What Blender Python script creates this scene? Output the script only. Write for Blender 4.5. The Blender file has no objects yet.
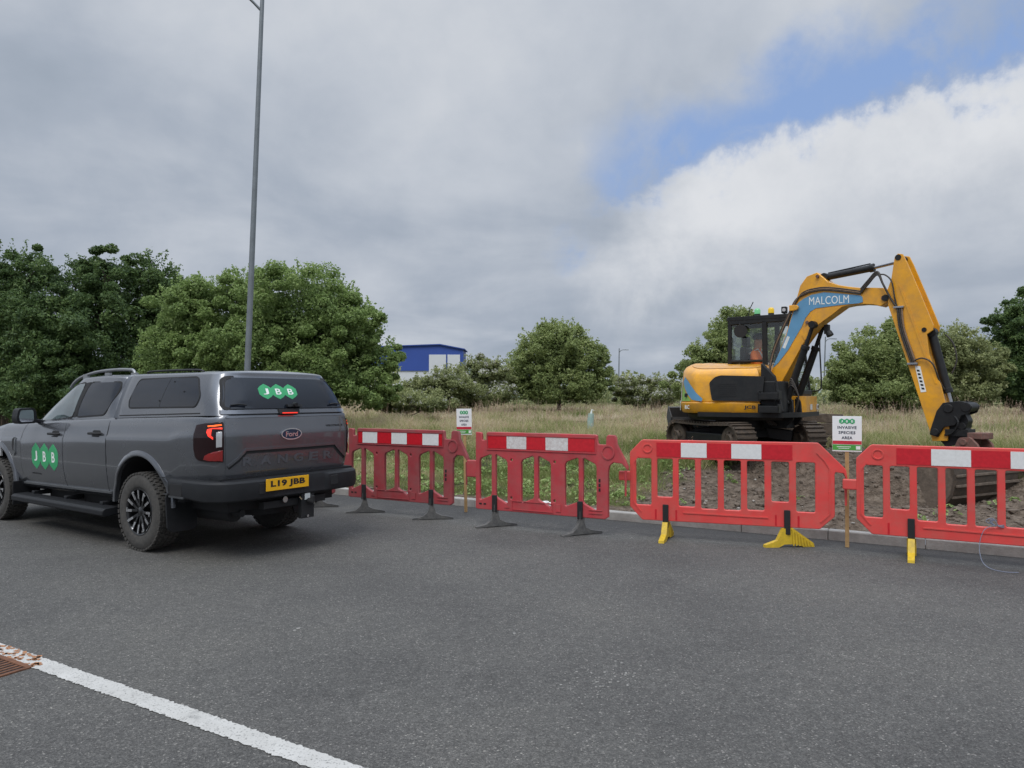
import bpy, bmesh, math, random
import numpy as np
from mathutils import Vector, Matrix, geometry
R = math.radians
sc = bpy.context.scene
COL = sc.collection
rng = np.random.default_rng(7)
random.seed(7)
H0 = 1.547                                   # eye height of the camera

# ------------------------------------------------------------------ helpers
def tag(o, label=None, cat=None, group=None, kind=None):
    if label: o['label'] = label
    if cat: o['category'] = cat
    if group: o['group'] = group
    if kind: o['kind'] = kind
    return o

def empty(name, loc=(0, 0, 0), rz=0, **kw):
    o = bpy.data.objects.new(name, None)
    o.empty_display_size = .2
    COL.objects.link(o)
    o.location = loc
    o.rotation_euler = (0, 0, rz)
    return tag(o, **kw)

def link_mesh(name, me, mat=None, parent=None, smooth=None, bevel=0):
    o = bpy.data.objects.new(name, me)
    COL.objects.link(o)
    if mat is not None:
        for m in (mat if isinstance(mat, (list, tuple)) else [mat]):
            me.materials.append(m)
    if parent: o.parent = parent
    if bevel:
        b = o.modifiers.new('bevel', 'BEVEL')
        b.width = bevel; b.segments = 2; b.limit_method = 'ANGLE'; b.angle_limit = R(40)
    if smooth is not None:
        me.polygons.foreach_set('use_smooth', [True] * len(me.polygons))
        me.set_sharp_from_angle(angle=R(smooth))
    return o

class MB:
    """collects shapes, then links them as one mesh"""
    def __init__(s): s.v = []; s.f = []; s.mi = []; s.m = 0; s.st = []
    def add(s, vs, fs):
        o = len(s.v); s.st.append((o, len(s.f)))
        s.v += [tuple(float(c) for c in v) for v in vs]
        s.f += [tuple(o + i for i in f) for f in fs]
        s.mi += [s.m] * len(fs)
        return s
    def box(s, c, d, rot=None, taper=1.0):
        x, y, z = d[0] / 2, d[1] / 2, d[2] / 2
        vs = [Vector((sx * x * (taper if sz > 0 else 1), sy * y * (taper if sz > 0 else 1), sz * z)) for sz in (-1, 1) for sy in (-1, 1) for sx in (-1, 1)]
        if rot is not None: vs = [rot @ v for v in vs]
        vs = [v + Vector(c) for v in vs]
        return s.add(vs, [(0, 2, 3, 1), (4, 5, 7, 6), (0, 1, 5, 4), (2, 6, 7, 3), (0, 4, 6, 2), (1, 3, 7, 5)])
    def bar(s, a, b, w, t, up=(0, 0, 1)):
        a, b = Vector(a), Vector(b); d = b - a; L = d.length; d.normalize()
        up = Vector(up); q = d.cross(up)
        if q.length < 1e-3: q = d.cross(Vector((1, 0, 0)))
        q.normalize(); u = q.cross(d)
        rot = Matrix((d, q, u)).transposed()
        return s.box((a + b) / 2, (L, w, t), rot)
    def cyl(s, a, b, r0, r1=None, n=16, caps=True):
        if r1 is None: r1 = r0
        a, b = Vector(a), Vector(b); d = (b - a).normalized()
        q = d.orthogonal().normalized(); u = d.cross(q)
        vs = []
        for p, r in ((a, r0), (b, r1)):
            for i in range(n):
                t = 2 * math.pi * i / n
                vs.append(p + q * (r * math.cos(t)) + u * (r * math.sin(t)))
        fs = [(i, (i + 1) % n, n + (i + 1) % n, n + i) for i in range(n)]
        if caps: fs += [tuple(range(n - 1, -1, -1)), tuple(range(n, 2 * n))]
        return s.add(vs, fs)
    def tube(s, pts, r, n=8):
        pts = [Vector(p) for p in pts]; N = len(pts)
        rs = r if isinstance(r, (list, tuple)) else [r] * N
        q = None; vs = []
        for i, p in enumerate(pts):
            d = (pts[min(i + 1, N - 1)] - pts[max(i - 1, 0)]).normalized()
            if q is None: q = d.orthogonal().normalized()
            q = (q - d * q.dot(d)).normalized(); u = d.cross(q)
            for k in range(n):
                t = 2 * math.pi * k / n
                vs.append(p + q * (rs[i] * math.cos(t)) + u * (rs[i] * math.sin(t)))
        fs = [(i * n + k, i * n + (k + 1) % n, (i + 1) * n + (k + 1) % n, (i + 1) * n + k) for i in range(N - 1) for k in range(n)]
        fs += [tuple(range(n - 1, -1, -1)), tuple(range((N - 1) * n, N * n))]
        return s.add(vs, fs)
    def lathe(s, prof, o, ax, n=32, closed=False):
        """prof (axial, radius) about axis ax through o"""
        o = Vector(o); ax = Vector(ax).normalized(); q = ax.orthogonal().normalized(); u = ax.cross(q)
        vs = []
        for (a, r) in prof:
            for i in range(n):
                t = 2 * math.pi * i / n
                vs.append(o + ax * a + q * (r * math.cos(t)) + u * (r * math.sin(t)))
        m = len(prof); fs = []
        for j in range(m if closed else m - 1):
            k = (j + 1) % m
            fs += [(j * n + i, j * n + (i + 1) % n, k * n + (i + 1) % n, k * n + i) for i in range(n)]
        return s.add(vs, fs)
    def prism(s, poly, fn, t0, t1):
        """poly 2d, fn(a,b,t)->3d ; solid between t0 and t1"""
        n = len(poly)
        vs = [fn(a, b, t0) for a, b in poly] + [fn(a, b, t1) for a, b in poly]
        tri = geometry.tessellate_polygon([[Vector((a, b, 0)) for a, b in poly]])
        fs = [tuple(t) for t in tri] + [tuple(n + i for i in reversed(t)) for t in tri]
        fs += [(i, (i + 1) % n, n + (i + 1) % n, n + i) for i in range(n)]
        return s.add(vs, fs)
    def build_each(s, name, mat=None, parent=None, **kw):
        """every added shape becomes a mesh of its own"""
        out = []
        for k, (v0, f0) in enumerate(s.st):
            v1, f1 = s.st[k + 1] if k + 1 < len(s.st) else (len(s.v), len(s.f))
            q = MB(); q.add(s.v[v0:v1], [tuple(i - v0 for i in f) for f in s.f[f0:f1]]); out.append(q.build(name, mat, parent, **kw))
        return out
    def build(s, name, mat=None, parent=None, smooth=None, bevel=0, **kw):
        me = bpy.data.meshes.new(name)
        me.from_pydata(s.v, [], s.f)
        if any(s.mi): me.polygons.foreach_set('material_index', s.mi)
        bm = bmesh.new(); bm.from_mesh(me)
        bmesh.ops.recalc_face_normals(bm, faces=bm.faces)
        bm.to_mesh(me); bm.free()
        me.update()
        return tag(link_mesh(name, me, mat, parent, smooth, bevel), **kw)

def curve_mesh(polys, extrude, bevel=0.004, res=2):
    """filled 2d curve with holes -> mesh data lying in local XY, thickness along Z"""
    cu = bpy.data.curves.new('c', 'CURVE'); cu.dimensions = '2D'; cu.fill_mode = 'BOTH'
    for p in polys:
        sp = cu.splines.new('POLY'); sp.points.add(len(p) - 1)
        for i, (a, b) in enumerate(p): sp.points[i].co = (a, b, 0, 1)
        sp.use_cyclic_u = True
    cu.extrude = max(extrude - bevel, .0005); cu.bevel_depth = bevel; cu.bevel_resolution = res; cu.offset = -bevel
    o = bpy.data.objects.new('c', cu); COL.objects.link(o)
    dg = bpy.context.evaluated_depsgraph_get(); dg.update()
    me = bpy.data.meshes.new_from_object(o.evaluated_get(dg))
    bpy.data.objects.remove(o); bpy.data.curves.remove(cu)
    me.materials.clear()
    return me

def text_geo(txt, bold=0.0, space=1.0):
    """flat glyph outlines as (verts2d, faces), height about .7 per size 1"""
    cu = bpy.data.curves.new('t', 'FONT'); cu.body = txt; cu.size = 1; cu.offset = bold
    cu.space_character = space; cu.resolution_u = 3; cu.align_x = 'CENTER'
    o = bpy.data.objects.new('t', cu); COL.objects.link(o)
    dg = bpy.context.evaluated_depsgraph_get(); dg.update()
    me = bpy.data.meshes.new_from_object(o.evaluated_get(dg))
    vs = [(v.co.x, v.co.y) for v in me.vertices]; fs = [tuple(p.vertices) for p in me.polygons]
    bpy.data.objects.remove(o); bpy.data.curves.remove(cu); bpy.data.meshes.remove(me)
    xs = [a for a, b in vs]; cx = (min(xs) + max(xs)) / 2; w = max(xs) - min(xs)
    vs = [((a - cx), b) for a, b in vs]
    return vs, fs, w

def put_text(mb, txt, width, height, fn, bold=.02, space=1.0):
    """centre-baseline text fitted to width x height, mapped by fn(a,b)"""
    vs, fs, w = text_geo(txt, bold, space)
    ys = [b for a, b in vs]; y0, y1 = min(ys), max(ys)
    mb.add([fn(a / w * width, (b - y0) / (y1 - y0) * height) for a, b in vs], fs)

def rounded(poly, r, n=4):
    out = []; N = len(poly)
    for i in range(N):
        p0, p, p1 = Vector(poly[i - 1]), Vector(poly[i]), Vector(poly[(i + 1) % N])
        a, b = (p0 - p), (p1 - p)
        k = min(r, a.length * .45, b.length * .45)
        A, B = p + a.normalized() * k, p + b.normalized() * k
        for j in range(n + 1):
            t = j / n
            q = A * (1 - t) ** 2 + p * 2 * t * (1 - t) + B * t * t
            out.append((q.x, q.y))
    return out

# ------------------------------------------------------------------ materials
def node_mat(name):
    m = bpy.data.materials.new(name); m.use_nodes = True
    nt = m.node_tree; return m, nt, nt.nodes['Principled BSDF']
def N(nt, t, **kw):
    n = nt.nodes.new(t)
    for k, v in kw.items():
        if k in n.inputs: n.inputs[k].default_value = v
        else: setattr(n, k, v)
    return n
def ramp(nt, stops, fac=None):
    r = nt.nodes.new('ShaderNodeValToRGB'); cr = r.color_ramp
    while len(cr.elements) > len(stops): cr.elements.remove(cr.elements[-1])
    while len(cr.elements) < len(stops): cr.elements.new(.5)
    for e, (p, c) in zip(cr.elements, stops):
        e.position = p; e.color = (*c, 1) if len(c) == 3 else c
    if fac is not None: nt.links.new(fac, r.inputs[0])
    return r
def mat(name, col, rough=.5, metal=0.0, var=.12, scale=6, bump=0.0, bscale=80, coat=0.0, dirt=0.0, dirtcol=(.09, .075, .055), spec=.5):
    m, nt, p = node_mat(name)
    tc = N(nt, 'ShaderNodeTexCoord')
    n1 = N(nt, 'ShaderNodeTexNoise', Scale=scale, Detail=5.0, Roughness=.6)
    nt.links.new(tc.outputs['Object'], n1.inputs['Vector'])
    a = tuple(min(1, c * (1 - var)) for c in col); b = tuple(min(1, c * (1 + var)) for c in col)
    r = ramp(nt, [(.3, a), (.7, b)], n1.outputs['Fac'])
    out = r.outputs[0]
    if dirt > 0:
        n2 = N(nt, 'ShaderNodeTexNoise', Scale=scale * 1.7, Detail=9.0, Roughness=.72)
        nt.links.new(tc.outputs['Object'], n2.inputs['Vector'])
        r2 = ramp(nt, [(.5 - dirt * .2, (0, 0, 0)), (.75 - dirt * .15, (1, 1, 1))], n2.outputs['Fac'])
        mu = N(nt, 'ShaderNodeMath', operation='MULTIPLY'); mu.inputs[1].default_value = min(1, dirt)
        nt.links.new(r2.outputs[0], mu.inputs[0])
        mx = N(nt, 'ShaderNodeMix', data_type='RGBA')
        nt.links.new(mu.outputs[0], mx.inputs[0]); nt.links.new(out, mx.inputs[6]); mx.inputs[7].default_value = (*dirtcol, 1)
        out = mx.outputs[2]
    nt.links.new(out, p.inputs['Base Color'])
    rr = N(nt, 'ShaderNodeMapRange'); rr.inputs[3].default_value = max(0, rough - .08); rr.inputs[4].default_value = min(1, rough + .08)
    nt.links.new(n1.outputs['Fac'], rr.inputs[0]); nt.links.new(rr.outputs[0], p.inputs['Roughness'])
    p.inputs['Metallic'].default_value = metal
    p.inputs['Coat Weight'].default_value = coat; p.inputs['Coat Roughness'].default_value = .06
    p.inputs['Specular IOR Level'].default_value = spec
    if bump:
        n3 = N(nt, 'ShaderNodeTexNoise', Scale=bscale, Detail=4.0)
        nt.links.new(tc.outputs['Object'], n3.inputs['Vector'])
        bp = N(nt, 'ShaderNodeBump', Strength=bump, Distance=.01)
        nt.links.new(n3.outputs['Fac'], bp.inputs['Height']); nt.links.new(bp.outputs[0], p.inputs['Normal'])
    return m
def attr_mat(name, stops, rough=.6, trans=.25, scale=.5, spec=.3):
    """leaf / blade material coloured by a per-face random attribute"""
    m, nt, p = node_mat(name)
    at = N(nt, 'ShaderNodeAttribute', attribute_name='var')
    r = ramp(nt, stops, at.outputs['Fac'])
    nt.links.new(r.outputs[0], p.inputs['Base Color'])
    p.inputs['Roughness'].default_value = rough; p.inputs['Specular IOR Level'].default_value = spec
    tr = N(nt, 'ShaderNodeBsdfTranslucent'); nt.links.new(r.outputs[0], tr.inputs[0])
    mx = N(nt, 'ShaderNodeMixShader'); mx.inputs[0].default_value = trans
    nt.links.new(p.outputs[0], mx.inputs[1]); nt.links.new(tr.outputs[0], mx.inputs[2])
    nt.links.new(mx.outputs[0], nt.nodes['Material Output'].inputs[0])
    return m
def glass_mat(name, tint=(.5, .55, .55), refl=.14):
    m, nt, p = node_mat(name)
    nt.nodes.remove(p)
    t = N(nt, 'ShaderNodeBsdfTransparent'); t.inputs[0].default_value = (*tint, 1)
    g = N(nt, 'ShaderNodeBsdfGlossy'); g.inputs['Roughness'].default_value = .03
    lw = N(nt, 'ShaderNodeLayerWeight'); lw.inputs[0].default_value = .35
    mr = N(nt, 'ShaderNodeMapRange'); mr.inputs[3].default_value = refl; mr.inputs[4].default_value = .45
    nt.links.new(lw.outputs['Fresnel'], mr.inputs[0])
    mx = N(nt, 'ShaderNodeMixShader'); nt.links.new(mr.outputs[0], mx.inputs[0])
    nt.links.new(t.outputs[0], mx.inputs[1]); nt.links.new(g.outputs[0], mx.inputs[2])
    nt.links.new(mx.outputs[0], nt.nodes['Material Output'].inputs[0])
    return m
def emit_mat(name, col, s):
    m, nt, p = node_mat(name)
    p.inputs['Base Color'].default_value = (*[c * .5 for c in col], 1)
    p.inputs['Emission Color'].default_value = (*col, 1); p.inputs['Emission Strength'].default_value = s
    p.inputs['Roughness'].default_value = .2
    return m

M = {}
M['paint'] = mat('meteor_grey_paint', (.125, .132, .147), .26, .70, .05, 2, coat=1.0, dirt=.12, dirtcol=(.10, .095, .09))
M['black_plastic'] = mat('black_plastic', (.012, .013, .015), .55, 0, .2, 9, bump=.15, bscale=300, dirt=.15, dirtcol=(.03, .029, .028), spec=.3)
M['matt_black'] = mat('matt_black', (.012, .012, .013), .8, 0, .2, 8)
M['car_glass'] = mat('tinted_window_glass', (.010, .013, .020), .04, 0, .1, 2, spec=.45)
M['car_glass_light'] = mat('front_window_glass', (.075, .100, .105), .05, 0, .5, 2.5, coat=.8)  # lighter base colour stands in for sky reflection and the view through
M['tyre'] = mat('tyre_rubber', (.045, .043, .040), .85, 0, .25, 14, bump=.3, bscale=90, dirt=.5, dirtcol=(.10, .09, .078))
M['rim_black'] = mat('rim_black', (.012, .012, .013), .3, .3, .1, 5, coat=.5)
M['rim_silver'] = mat('machined_alloy', (.62, .62, .63), .25, .9, .08, 9)
M['chrome'] = mat('chrome', (.7, .7, .72), .12, 1, .05, 5)
M['roof_rail'] = mat('roof_rail_grey', (.26, .27, .28), .35, .6, .06, 5)
M['lamp_red'] = mat('tail_lamp_red', (.22, .008, .008), .08, 0, .2, 8, coat=1)
M['lamp_dark'] = mat('tail_lamp_dark', (.014, .004, .005), .08, 0, .2, 8, spec=.4)
M['lamp_lit'] = emit_mat('tail_lamp_lit', (1, .05, .03), 1.0)
M['lamp_amber'] = emit_mat('tail_lamp_amber', (1, .16, .02), 1.0)
M['lamp_clear'] = mat('lamp_clear', (.45, .45, .46), .1, .2, .1, 8, coat=1)
M['plate_yellow'] = mat('plate_yellow', (.80, .42, .01), .35, 0, .04, 9)
M['ink'] = mat('black_ink', (.01, .01, .012), .5)
M['navy_ink'] = mat('navy_ink', (.02, .03, .06), .6)
M['white_ink'] = mat('white_vinyl', (.78, .80, .78), .5, var=.04)
M['green_vinyl'] = mat('green_vinyl', (.035, .34, .13), .4, var=.06)
M['badge_blue'] = mat('badge_blue', (.012, .02, .05), .5)
M['red_old'] = mat('faded_red_plastic', (.31, .040, .048), .55, 0, .22, 3, bump=.1, bscale=60, dirt=.6, dirtcol=(.22, .10, .095))
M['red_old2'] = mat('red_plastic', (.45, .042, .052), .5, 0, .18, 3, bump=.1, bscale=60, dirt=.55, dirtcol=(.30, .11, .10))
M['red_new'] = mat('bright_red_plastic', (.67, .060, .054), .45, 0, .12, 3, bump=.08, bscale=60, dirt=.45, dirtcol=(.42, .14, .11))
M['refl_red'] = mat('reflective_red', (.52, .012, .022), .35, 0, .12, 30)
M['refl_white'] = mat('reflective_white', (.70, .70, .69), .4, 0, .05, 30, dirt=.22, dirtcol=(.42, .40, .37))
M['refl_white_worn'] = mat('worn_reflective_white', (.68, .67, .65), .45, 0, .06, 30, dirt=.55, dirtcol=(.36, .22, .20))
M['foot_black'] = mat('black_rubber_foot', (.055, .055, .056), .75, 0, .25, 9, bump=.2, bscale=120, dirt=.8, dirtcol=(.15, .145, .135))
M['foot_yellow'] = mat('yellow_plastic_foot', (.62, .42, .02), .5, 0, .12, 12, dirt=.45, dirtcol=(.22, .15, .04))
M['wood_stake'] = mat('pale_timber', (.42, .27, .12), .75, 0, .2, 12, bump=.2, bscale=60)
M['sign_white'] = mat('sign_white', (.78, .79, .78), .45, var=.03)
M['sign_red'] = mat('sign_red', (.55, .03, .05), .45)
M['sign_green'] = mat('sign_green', (.07, .33, .05), .45)
M['galv'] = mat('galvanised_steel', (.19, .21, .225), .5, .35, .12, 3, dirt=.3, dirtcol=(.12, .13, .13))
M['exc_yellow'] = mat('machine_yellow', (.78, .36, .012), .36, 0, .10, 3, coat=.3, dirt=.5, dirtcol=(.36, .19, .07))
M['exc_dusty'] = mat('dusty_machine_yellow', (.70, .34, .06), .55, 0, .1, 3, dirt=.8, dirtcol=(.40, .26, .13))
M['exc_black'] = mat('machine_black', (.009, .010, .011), .5, .0, .25, 6, dirt=.35, dirtcol=(.035, .031, .027), spec=.35)
M['exc_grey'] = mat('machine_dark_grey', (.055, .058, .062), .5, .1, .2, 6, dirt=.3, dirtcol=(.08, .07, .06))
M['steel_dirty'] = mat('dirty_steel', (.055, .048, .042), .7, .4, .35, 8, bump=.35, bscale=40, dirt=.9, dirtcol=(.115, .085, .06))
M['muddy'] = mat('dried_mud_on_steel', (.16, .125, .095), .9, 0, .3, 8, bump=.5, bscale=30, dirt=.8, dirtcol=(.085, .066, .05))
M['decal_blue'] = mat('blue_decal', (.115, .29, .47), .4, var=.06)
M['decal_green'] = mat('green_decal', (.22, .42, .09), .4, var=.1)
M['hose'] = mat('hydraulic_hose', (.022, .020, .019), .5, 0, .3, 20, dirt=.5, dirtcol=(.12, .09, .06))
M['hose_tan'] = mat('hydraulic_hose_tan', (.20, .13, .08), .6, 0, .3, 20)
M['ram_rod'] = mat('ram_rod', (.35, .35, .36), .2, .9, .1, 9)
M['cab_glass'] = glass_mat('cab_glass', (.93, .95, .94), .03)
M['hivis_orange'] = mat('orange_hivis', (.95, .22, .04), .8, var=.1, scale=20)
M['hivis_yellow'] = mat('yellow_hivis', (.55, .85, .03), .8, var=.1, scale=20)
M['skin'] = mat('skin', (.50, .29, .20), .55)
M['dark_cloth'] = mat('dark_cloth', (.03, .032, .045), .9)
M['beacon_green'] = emit_mat('beacon_green', (.25, .75, .35), .22)
M['beacon_amber'] = emit_mat('beacon_amber', (1.0, .66, .03), .25)
M['rust_red'] = mat('rusty_red', (.17, .065, .05), .85, 0, .4, 18, bump=.5, bscale=30, dirt=.8, dirtcol=(.14, .10, .08))
M['timber_dark'] = mat('dark_muddy_timber', (.085, .065, .05), .9, 0, .35, 7, bump=.6, bscale=25, dirt=.6, dirtcol=(.17, .135, .10))
M['bark'] = mat('bark', (.10, .08, .06), .9, 0, .3, 8, bump=.6, bscale=20)
M['blue_clad'] = mat('blue_cladding', (.03, .075, .32), .6, 0, .05, .3)
M['white_clad'] = mat('white_cladding', (.62, .64, .66), .6, 0, .05, .3)
M['grey_roof'] = mat('grey_roof', (.30, .32, .34), .6, 0, .06, .3)
M['cable'] = mat('pale_blue_cord', (.20, .23, .30), .8)
M['pale_plastic'] = mat('pale_plastic', (.66, .68, .66), .6)
M['teal_plastic'] = mat('pale_teal_plastic', (.30, .42, .38), .6)

# ------------------------------------------------------------------ world, light, camera
SUN_EL, SUN_AZ = 56, 200          # azimuth: direction the sun stands in, degrees clockwise from +Y
w = bpy.data.worlds.new('World'); sc.world = w; w.use_nodes = True
nt = w.node_tree; nt.nodes.clear(); L = nt.links.new
out = N(nt, 'ShaderNodeOutputWorld'); bg = N(nt, 'ShaderNodeBackground'); bg.inputs[1].default_value = .1
L(bg.outputs[0], out.inputs[0])
sky = N(nt, 'ShaderNodeTexSky', sky_type='NISHITA', sun_disc=False)
sky.sun_elevation = R(SUN_EL); sky.sun_rotation = R(SUN_AZ); sky.air_density = 1.0; sky.dust_density = 1.5
tc = N(nt, 'ShaderNodeTexCoord'); sep = N(nt, 'ShaderNodeSeparateXYZ'); L(tc.outputs['Generated'], sep.inputs[0])
X, Y, Z = sep.outputs
def mth(op, a, b=None, c=None, clamp=False):
    n = N(nt, 'ShaderNodeMath', operation=op); n.use_clamp = clamp
    for i, q in enumerate((a, b, c)):
        if q is None: continue
        if isinstance(q, (int, float)): n.inputs[i].default_value = q
        else: L(q, n.inputs[i])
    return n.outputs[0]
def smooth(v, a, b):
    n = N(nt, 'ShaderNodeMapRange', interpolation_type='SMOOTHSTEP'); L(v, n.inputs[0])
    n.inputs[1].default_value = a; n.inputs[2].default_value = b; return n.outputs[0]
def noise(vec, scale, detail=6.0, rough=.55, dist=0.0):
    n = N(nt, 'ShaderNodeTexNoise', Scale=scale, Detail=detail, Roughness=rough, Distortion=dist); L(vec, n.inputs['Vector']); return n.outputs['Fac']
zc = mth('ADD', mth('MAXIMUM', Z, 0.0), .16)
cv = N(nt, 'ShaderNodeCombineXYZ'); L(mth('DIVIDE', X, zc), cv.inputs[0]); L(mth('DIVIDE', Y, zc), cv.inputs[1])
P = cv.outputs[0]
D = tc.outputs['Generated']
# a break in the cloud towards the right of the road
yy = mth('MAXIMUM', Y, .05)
az = mth('DIVIDE', X, yy); el = mth('DIVIDE', Z, yy)
wob = mth('MULTIPLY', mth('SUBTRACT', noise(D, 5.0, 8.0, .58, .2), .5), .34)
wob2 = mth('MULTIPLY', mth('SUBTRACT', noise(D, 14.0, 8.0, .6), .5), .10)
d = mth('SUBTRACT', el, mth('ADD', mth('MULTIPLY', mth('SUBTRACT', az, .14), .34), .305))
dn = mth('ADD', mth('ADD', d, wob), wob2)
lower = smooth(mth('ADD', dn, mth('MULTIPLY', smooth(az, .42, .22), .004)), -.065, -.005)
upper = smooth(mth('SUBTRACT', dn, mth('MULTIPLY', smooth(az, .30, .75), .05)), .15, .01)
left = smooth(mth('ADD', az, wob), .07, .20)
gap = mth('MULTIPLY', mth('MULTIPLY', lower, upper), mth('MULTIPLY', left, smooth(Y, .05, .3)))
gap = mth('MULTIPLY', gap, mth('SUBTRACT', 1.0, mth('MULTIPLY', smooth(noise(D, 7.0, 8.0, .6, .4), .48, .68), .6)))
# cloud brightness
n_big = noise(P, .95, 6.0, .52, .3)
n_mid = noise(D, 2.0, 4.0, .5, .3)
n_fin = noise(D, 9.0, 9.0, .6, .2)
g = mth('ADD', mth('ADD', mth('MULTIPLY', n_big, .46), mth('MULTIPLY', n_mid, .42)), mth('MULTIPLY', n_fin, .12))
cr = ramp(nt, [(.34, (.285, .34, .415)), (.46, (.39, .44, .52)), (.56, (.53, .57, .635)), (.68, (.70, .72, .755))], g)
# lit cumulus below the break
cum = mth('MULTIPLY', mth('MULTIPLY', smooth(dn, -.30, -.08), smooth(dn, -.02, -.05)), smooth(mth('ADD', az, wob), .10, .26))
cum = mth('MULTIPLY', cum, mth('ADD', .45, mth('MULTIPLY', n_fin, .9)), clamp=True)
mc = N(nt, 'ShaderNodeMix', data_type='RGBA'); L(cum, mc.inputs[0]); L(cr.outputs[0], mc.inputs[6]); mc.inputs[7].default_value = (.72, .74, .775, 1)
# overcast domes are brighter overhead, beyond the top of the frame
boost = mth('ADD', 1.0, mth('MULTIPLY', smooth(Z, .48, .80), 2.2))
back = mth('ADD', 1.0, mth('MULTIPLY', smooth(Y, .2, -.5), .12))
boost = mth('MULTIPLY', boost, back)
mul = N(nt, 'ShaderNodeVectorMath', operation='SCALE'); L(mc.outputs[2], mul.inputs[0]); L(mth('MULTIPLY', boost, 10.0), mul.inputs['Scale'])
skb = N(nt, 'ShaderNodeMix', data_type='RGBA'); skb.inputs[0].default_value = .8
skb.inputs[7].default_value = (2.9, 4.3, 7.4, 1); L(sky.outputs[0], skb.inputs[6])
mx = N(nt, 'ShaderNodeMix', data_type='RGBA'); L(gap, mx.inputs[0]); L(mul.outputs[0], mx.inputs[6]); L(skb.outputs[2], mx.inputs[7])
L(mx.outputs[2], bg.inputs[0])

sd = bpy.data.lights.new('sun', 'SUN'); sd.energy = 1.5; sd.angle = R(26); sd.color = (1, .96, .9)
so = bpy.data.objects.new('sun', sd); COL.objects.link(so)
sv = Vector((math.sin(R(SUN_AZ)) * math.cos(R(SUN_EL)), math.cos(R(SUN_AZ)) * math.cos(R(SUN_EL)), math.sin(R(SUN_EL))))
so.rotation_euler = (-sv).to_track_quat('-Z', 'Y').to_euler()

cd = bpy.data.cameras.new('camera'); cd.sensor_width = 36; cd.lens = 711.2 / 1024 * 36; cd.clip_end = 3000; cd.clip_start = .05
cam = bpy.data.objects.new('camera', cd); COL.objects.link(cam); cam.location = (0, 0, H0)
cam.rotation_euler = (R(90) + math.atan(13.1 / 711.2), 0, 0); sc.camera = cam
vs_ = sc.view_settings; vs_.view_transform = 'Standard'; vs_.look = 'None'; vs_.exposure = 0; vs_.gamma = 1
# ------------------------------------------------------------------ ground
KD = Vector((.8660, -.5)); KN = Vector((.5, .8660)); K0 = Vector((0, 9.72))
def kpt(a, n): p = K0 + KD * a + KN * n; return p.x, p.y
def kan(x, y): q = Vector((x, y)) - K0; return q.dot(KD), q.dot(KN)
def sstep(a, b, x):
    t = np.clip((x - a) / (b - a), 0, 1); return t * t * (3 - 2 * t)
def vnoise(x, y, s, seed=0):
    """smooth value noise on arrays"""
    r = np.random.default_rng(seed).random((64, 64))
    x = np.asarray(x) / s + 1000; y = np.asarray(y) / s + 1000
    xi = np.floor(x).astype(int); yi = np.floor(y).astype(int); fx = x - xi; fy = y - yi
    fx = fx * fx * (3 - 2 * fx); fy = fy * fy * (3 - 2 * fy)
    g = lambda a, b: r[a % 64, b % 64]
    return (g(xi, yi) * (1 - fx) + g(xi + 1, yi) * fx) * (1 - fy) + (g(xi, yi + 1) * (1 - fx) + g(xi + 1, yi + 1) * fx) * fy
def soil_mask(a, n):
    a = np.asarray(a, float); n = np.asarray(n, float)
    w_ = (vnoise(a, n, .5, 3) - .5) * .9 + (vnoise(a, n, 1.6, 4) - .5) * 1.0
    m = sstep(.9, 1.4, a + w_ * .8 + sstep(1.0, 2.2, n) * -.2) * sstep(7.6, 6.4, n + w_) * sstep(16, 12, a)
    m = m * (1 - sstep(5.0, 6.5, a) * sstep(4.3, 5.3, n + w_))
    strip = sstep(.55, .3, n + w_ * .35)
    return np.clip(np.maximum(m, strip), 0, 1)
def ground_z(a, n):
    a = np.asarray(a, float); n = np.asarray(n, float)
    z = .075 + .44 * sstep(1.2, 6.2, n) + .14 * sstep(8, 22, n) + .3 * sstep(40, 120, n)
    z = z - .26 * np.exp(-(((a - 3.9) / 1.5) ** 2 + ((n - 3.2) / .8) ** 2))
    z = z - .34 * np.exp(-(((a - 4.4) / 1.8) ** 2 + ((n - 3.8) / .7) ** 2)) * sstep(1.0, 2.2, n)
    m = soil_mask(a, n)
    rough = (vnoise(a, n, .22, 5) - .5) * .09 + (vnoise(a, n, .11, 6) - .5) * .05 + (vnoise(a, n, .6, 8) - .5) * .12
    soft = (vnoise(a, n, 1.5, 9) - .5) * .12 + (vnoise(a, n, .5, 10) - .5) * .04
    edge = sstep(.02, .5, n)
    far = sstep(60, 20, n)
    return z + edge * (rough * m + soft * (1 - m) * far)
aa = np.concatenate([np.linspace(-320, -30, 40), np.linspace(-29, -5, 70), np.arange(-4.9, 7.5, .07), np.linspace(7.6, 14, 40), np.linspace(15, 40, 40), np.linspace(50, 320, 30)])
nn_ = np.concatenate([[.125], np.arange(.16, 8.0, .07), np.linspace(8.1, 25, 90), np.linspace(26, 60, 50), np.linspace(65, 800, 40)])
A, B = np.meshgrid(aa, nn_)
Zg = ground_z(A, B); Zg[0, :] = .085
Xg = K0.x + KD.x * A + KN.x * B; Yg = K0.y + KD.y * A + KN.y * B
nv, nu = A.shape
me = bpy.data.meshes.new('verge')
idx = np.arange(nv * nu).reshape(nv, nu)
fq = np.stack([idx[:-1, :-1], idx[:-1, 1:], idx[1:, 1:], idx[1:, :-1]], -1).reshape(-1, 4)
me.from_pydata(np.stack([Xg, Yg, Zg], -1).reshape(-1, 3).tolist(), [], fq.tolist())
at = me.attributes.new('soil', 'FLOAT', 'POINT'); at.data.foreach_set('value', soil_mask(A, B).reshape(-1).astype(np.float32))
m, nt, p = node_mat('verge_ground')
att = N(nt, 'ShaderNodeAttribute', attribute_name='soil'); tcn = N(nt, 'ShaderNodeTexCoord')
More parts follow.
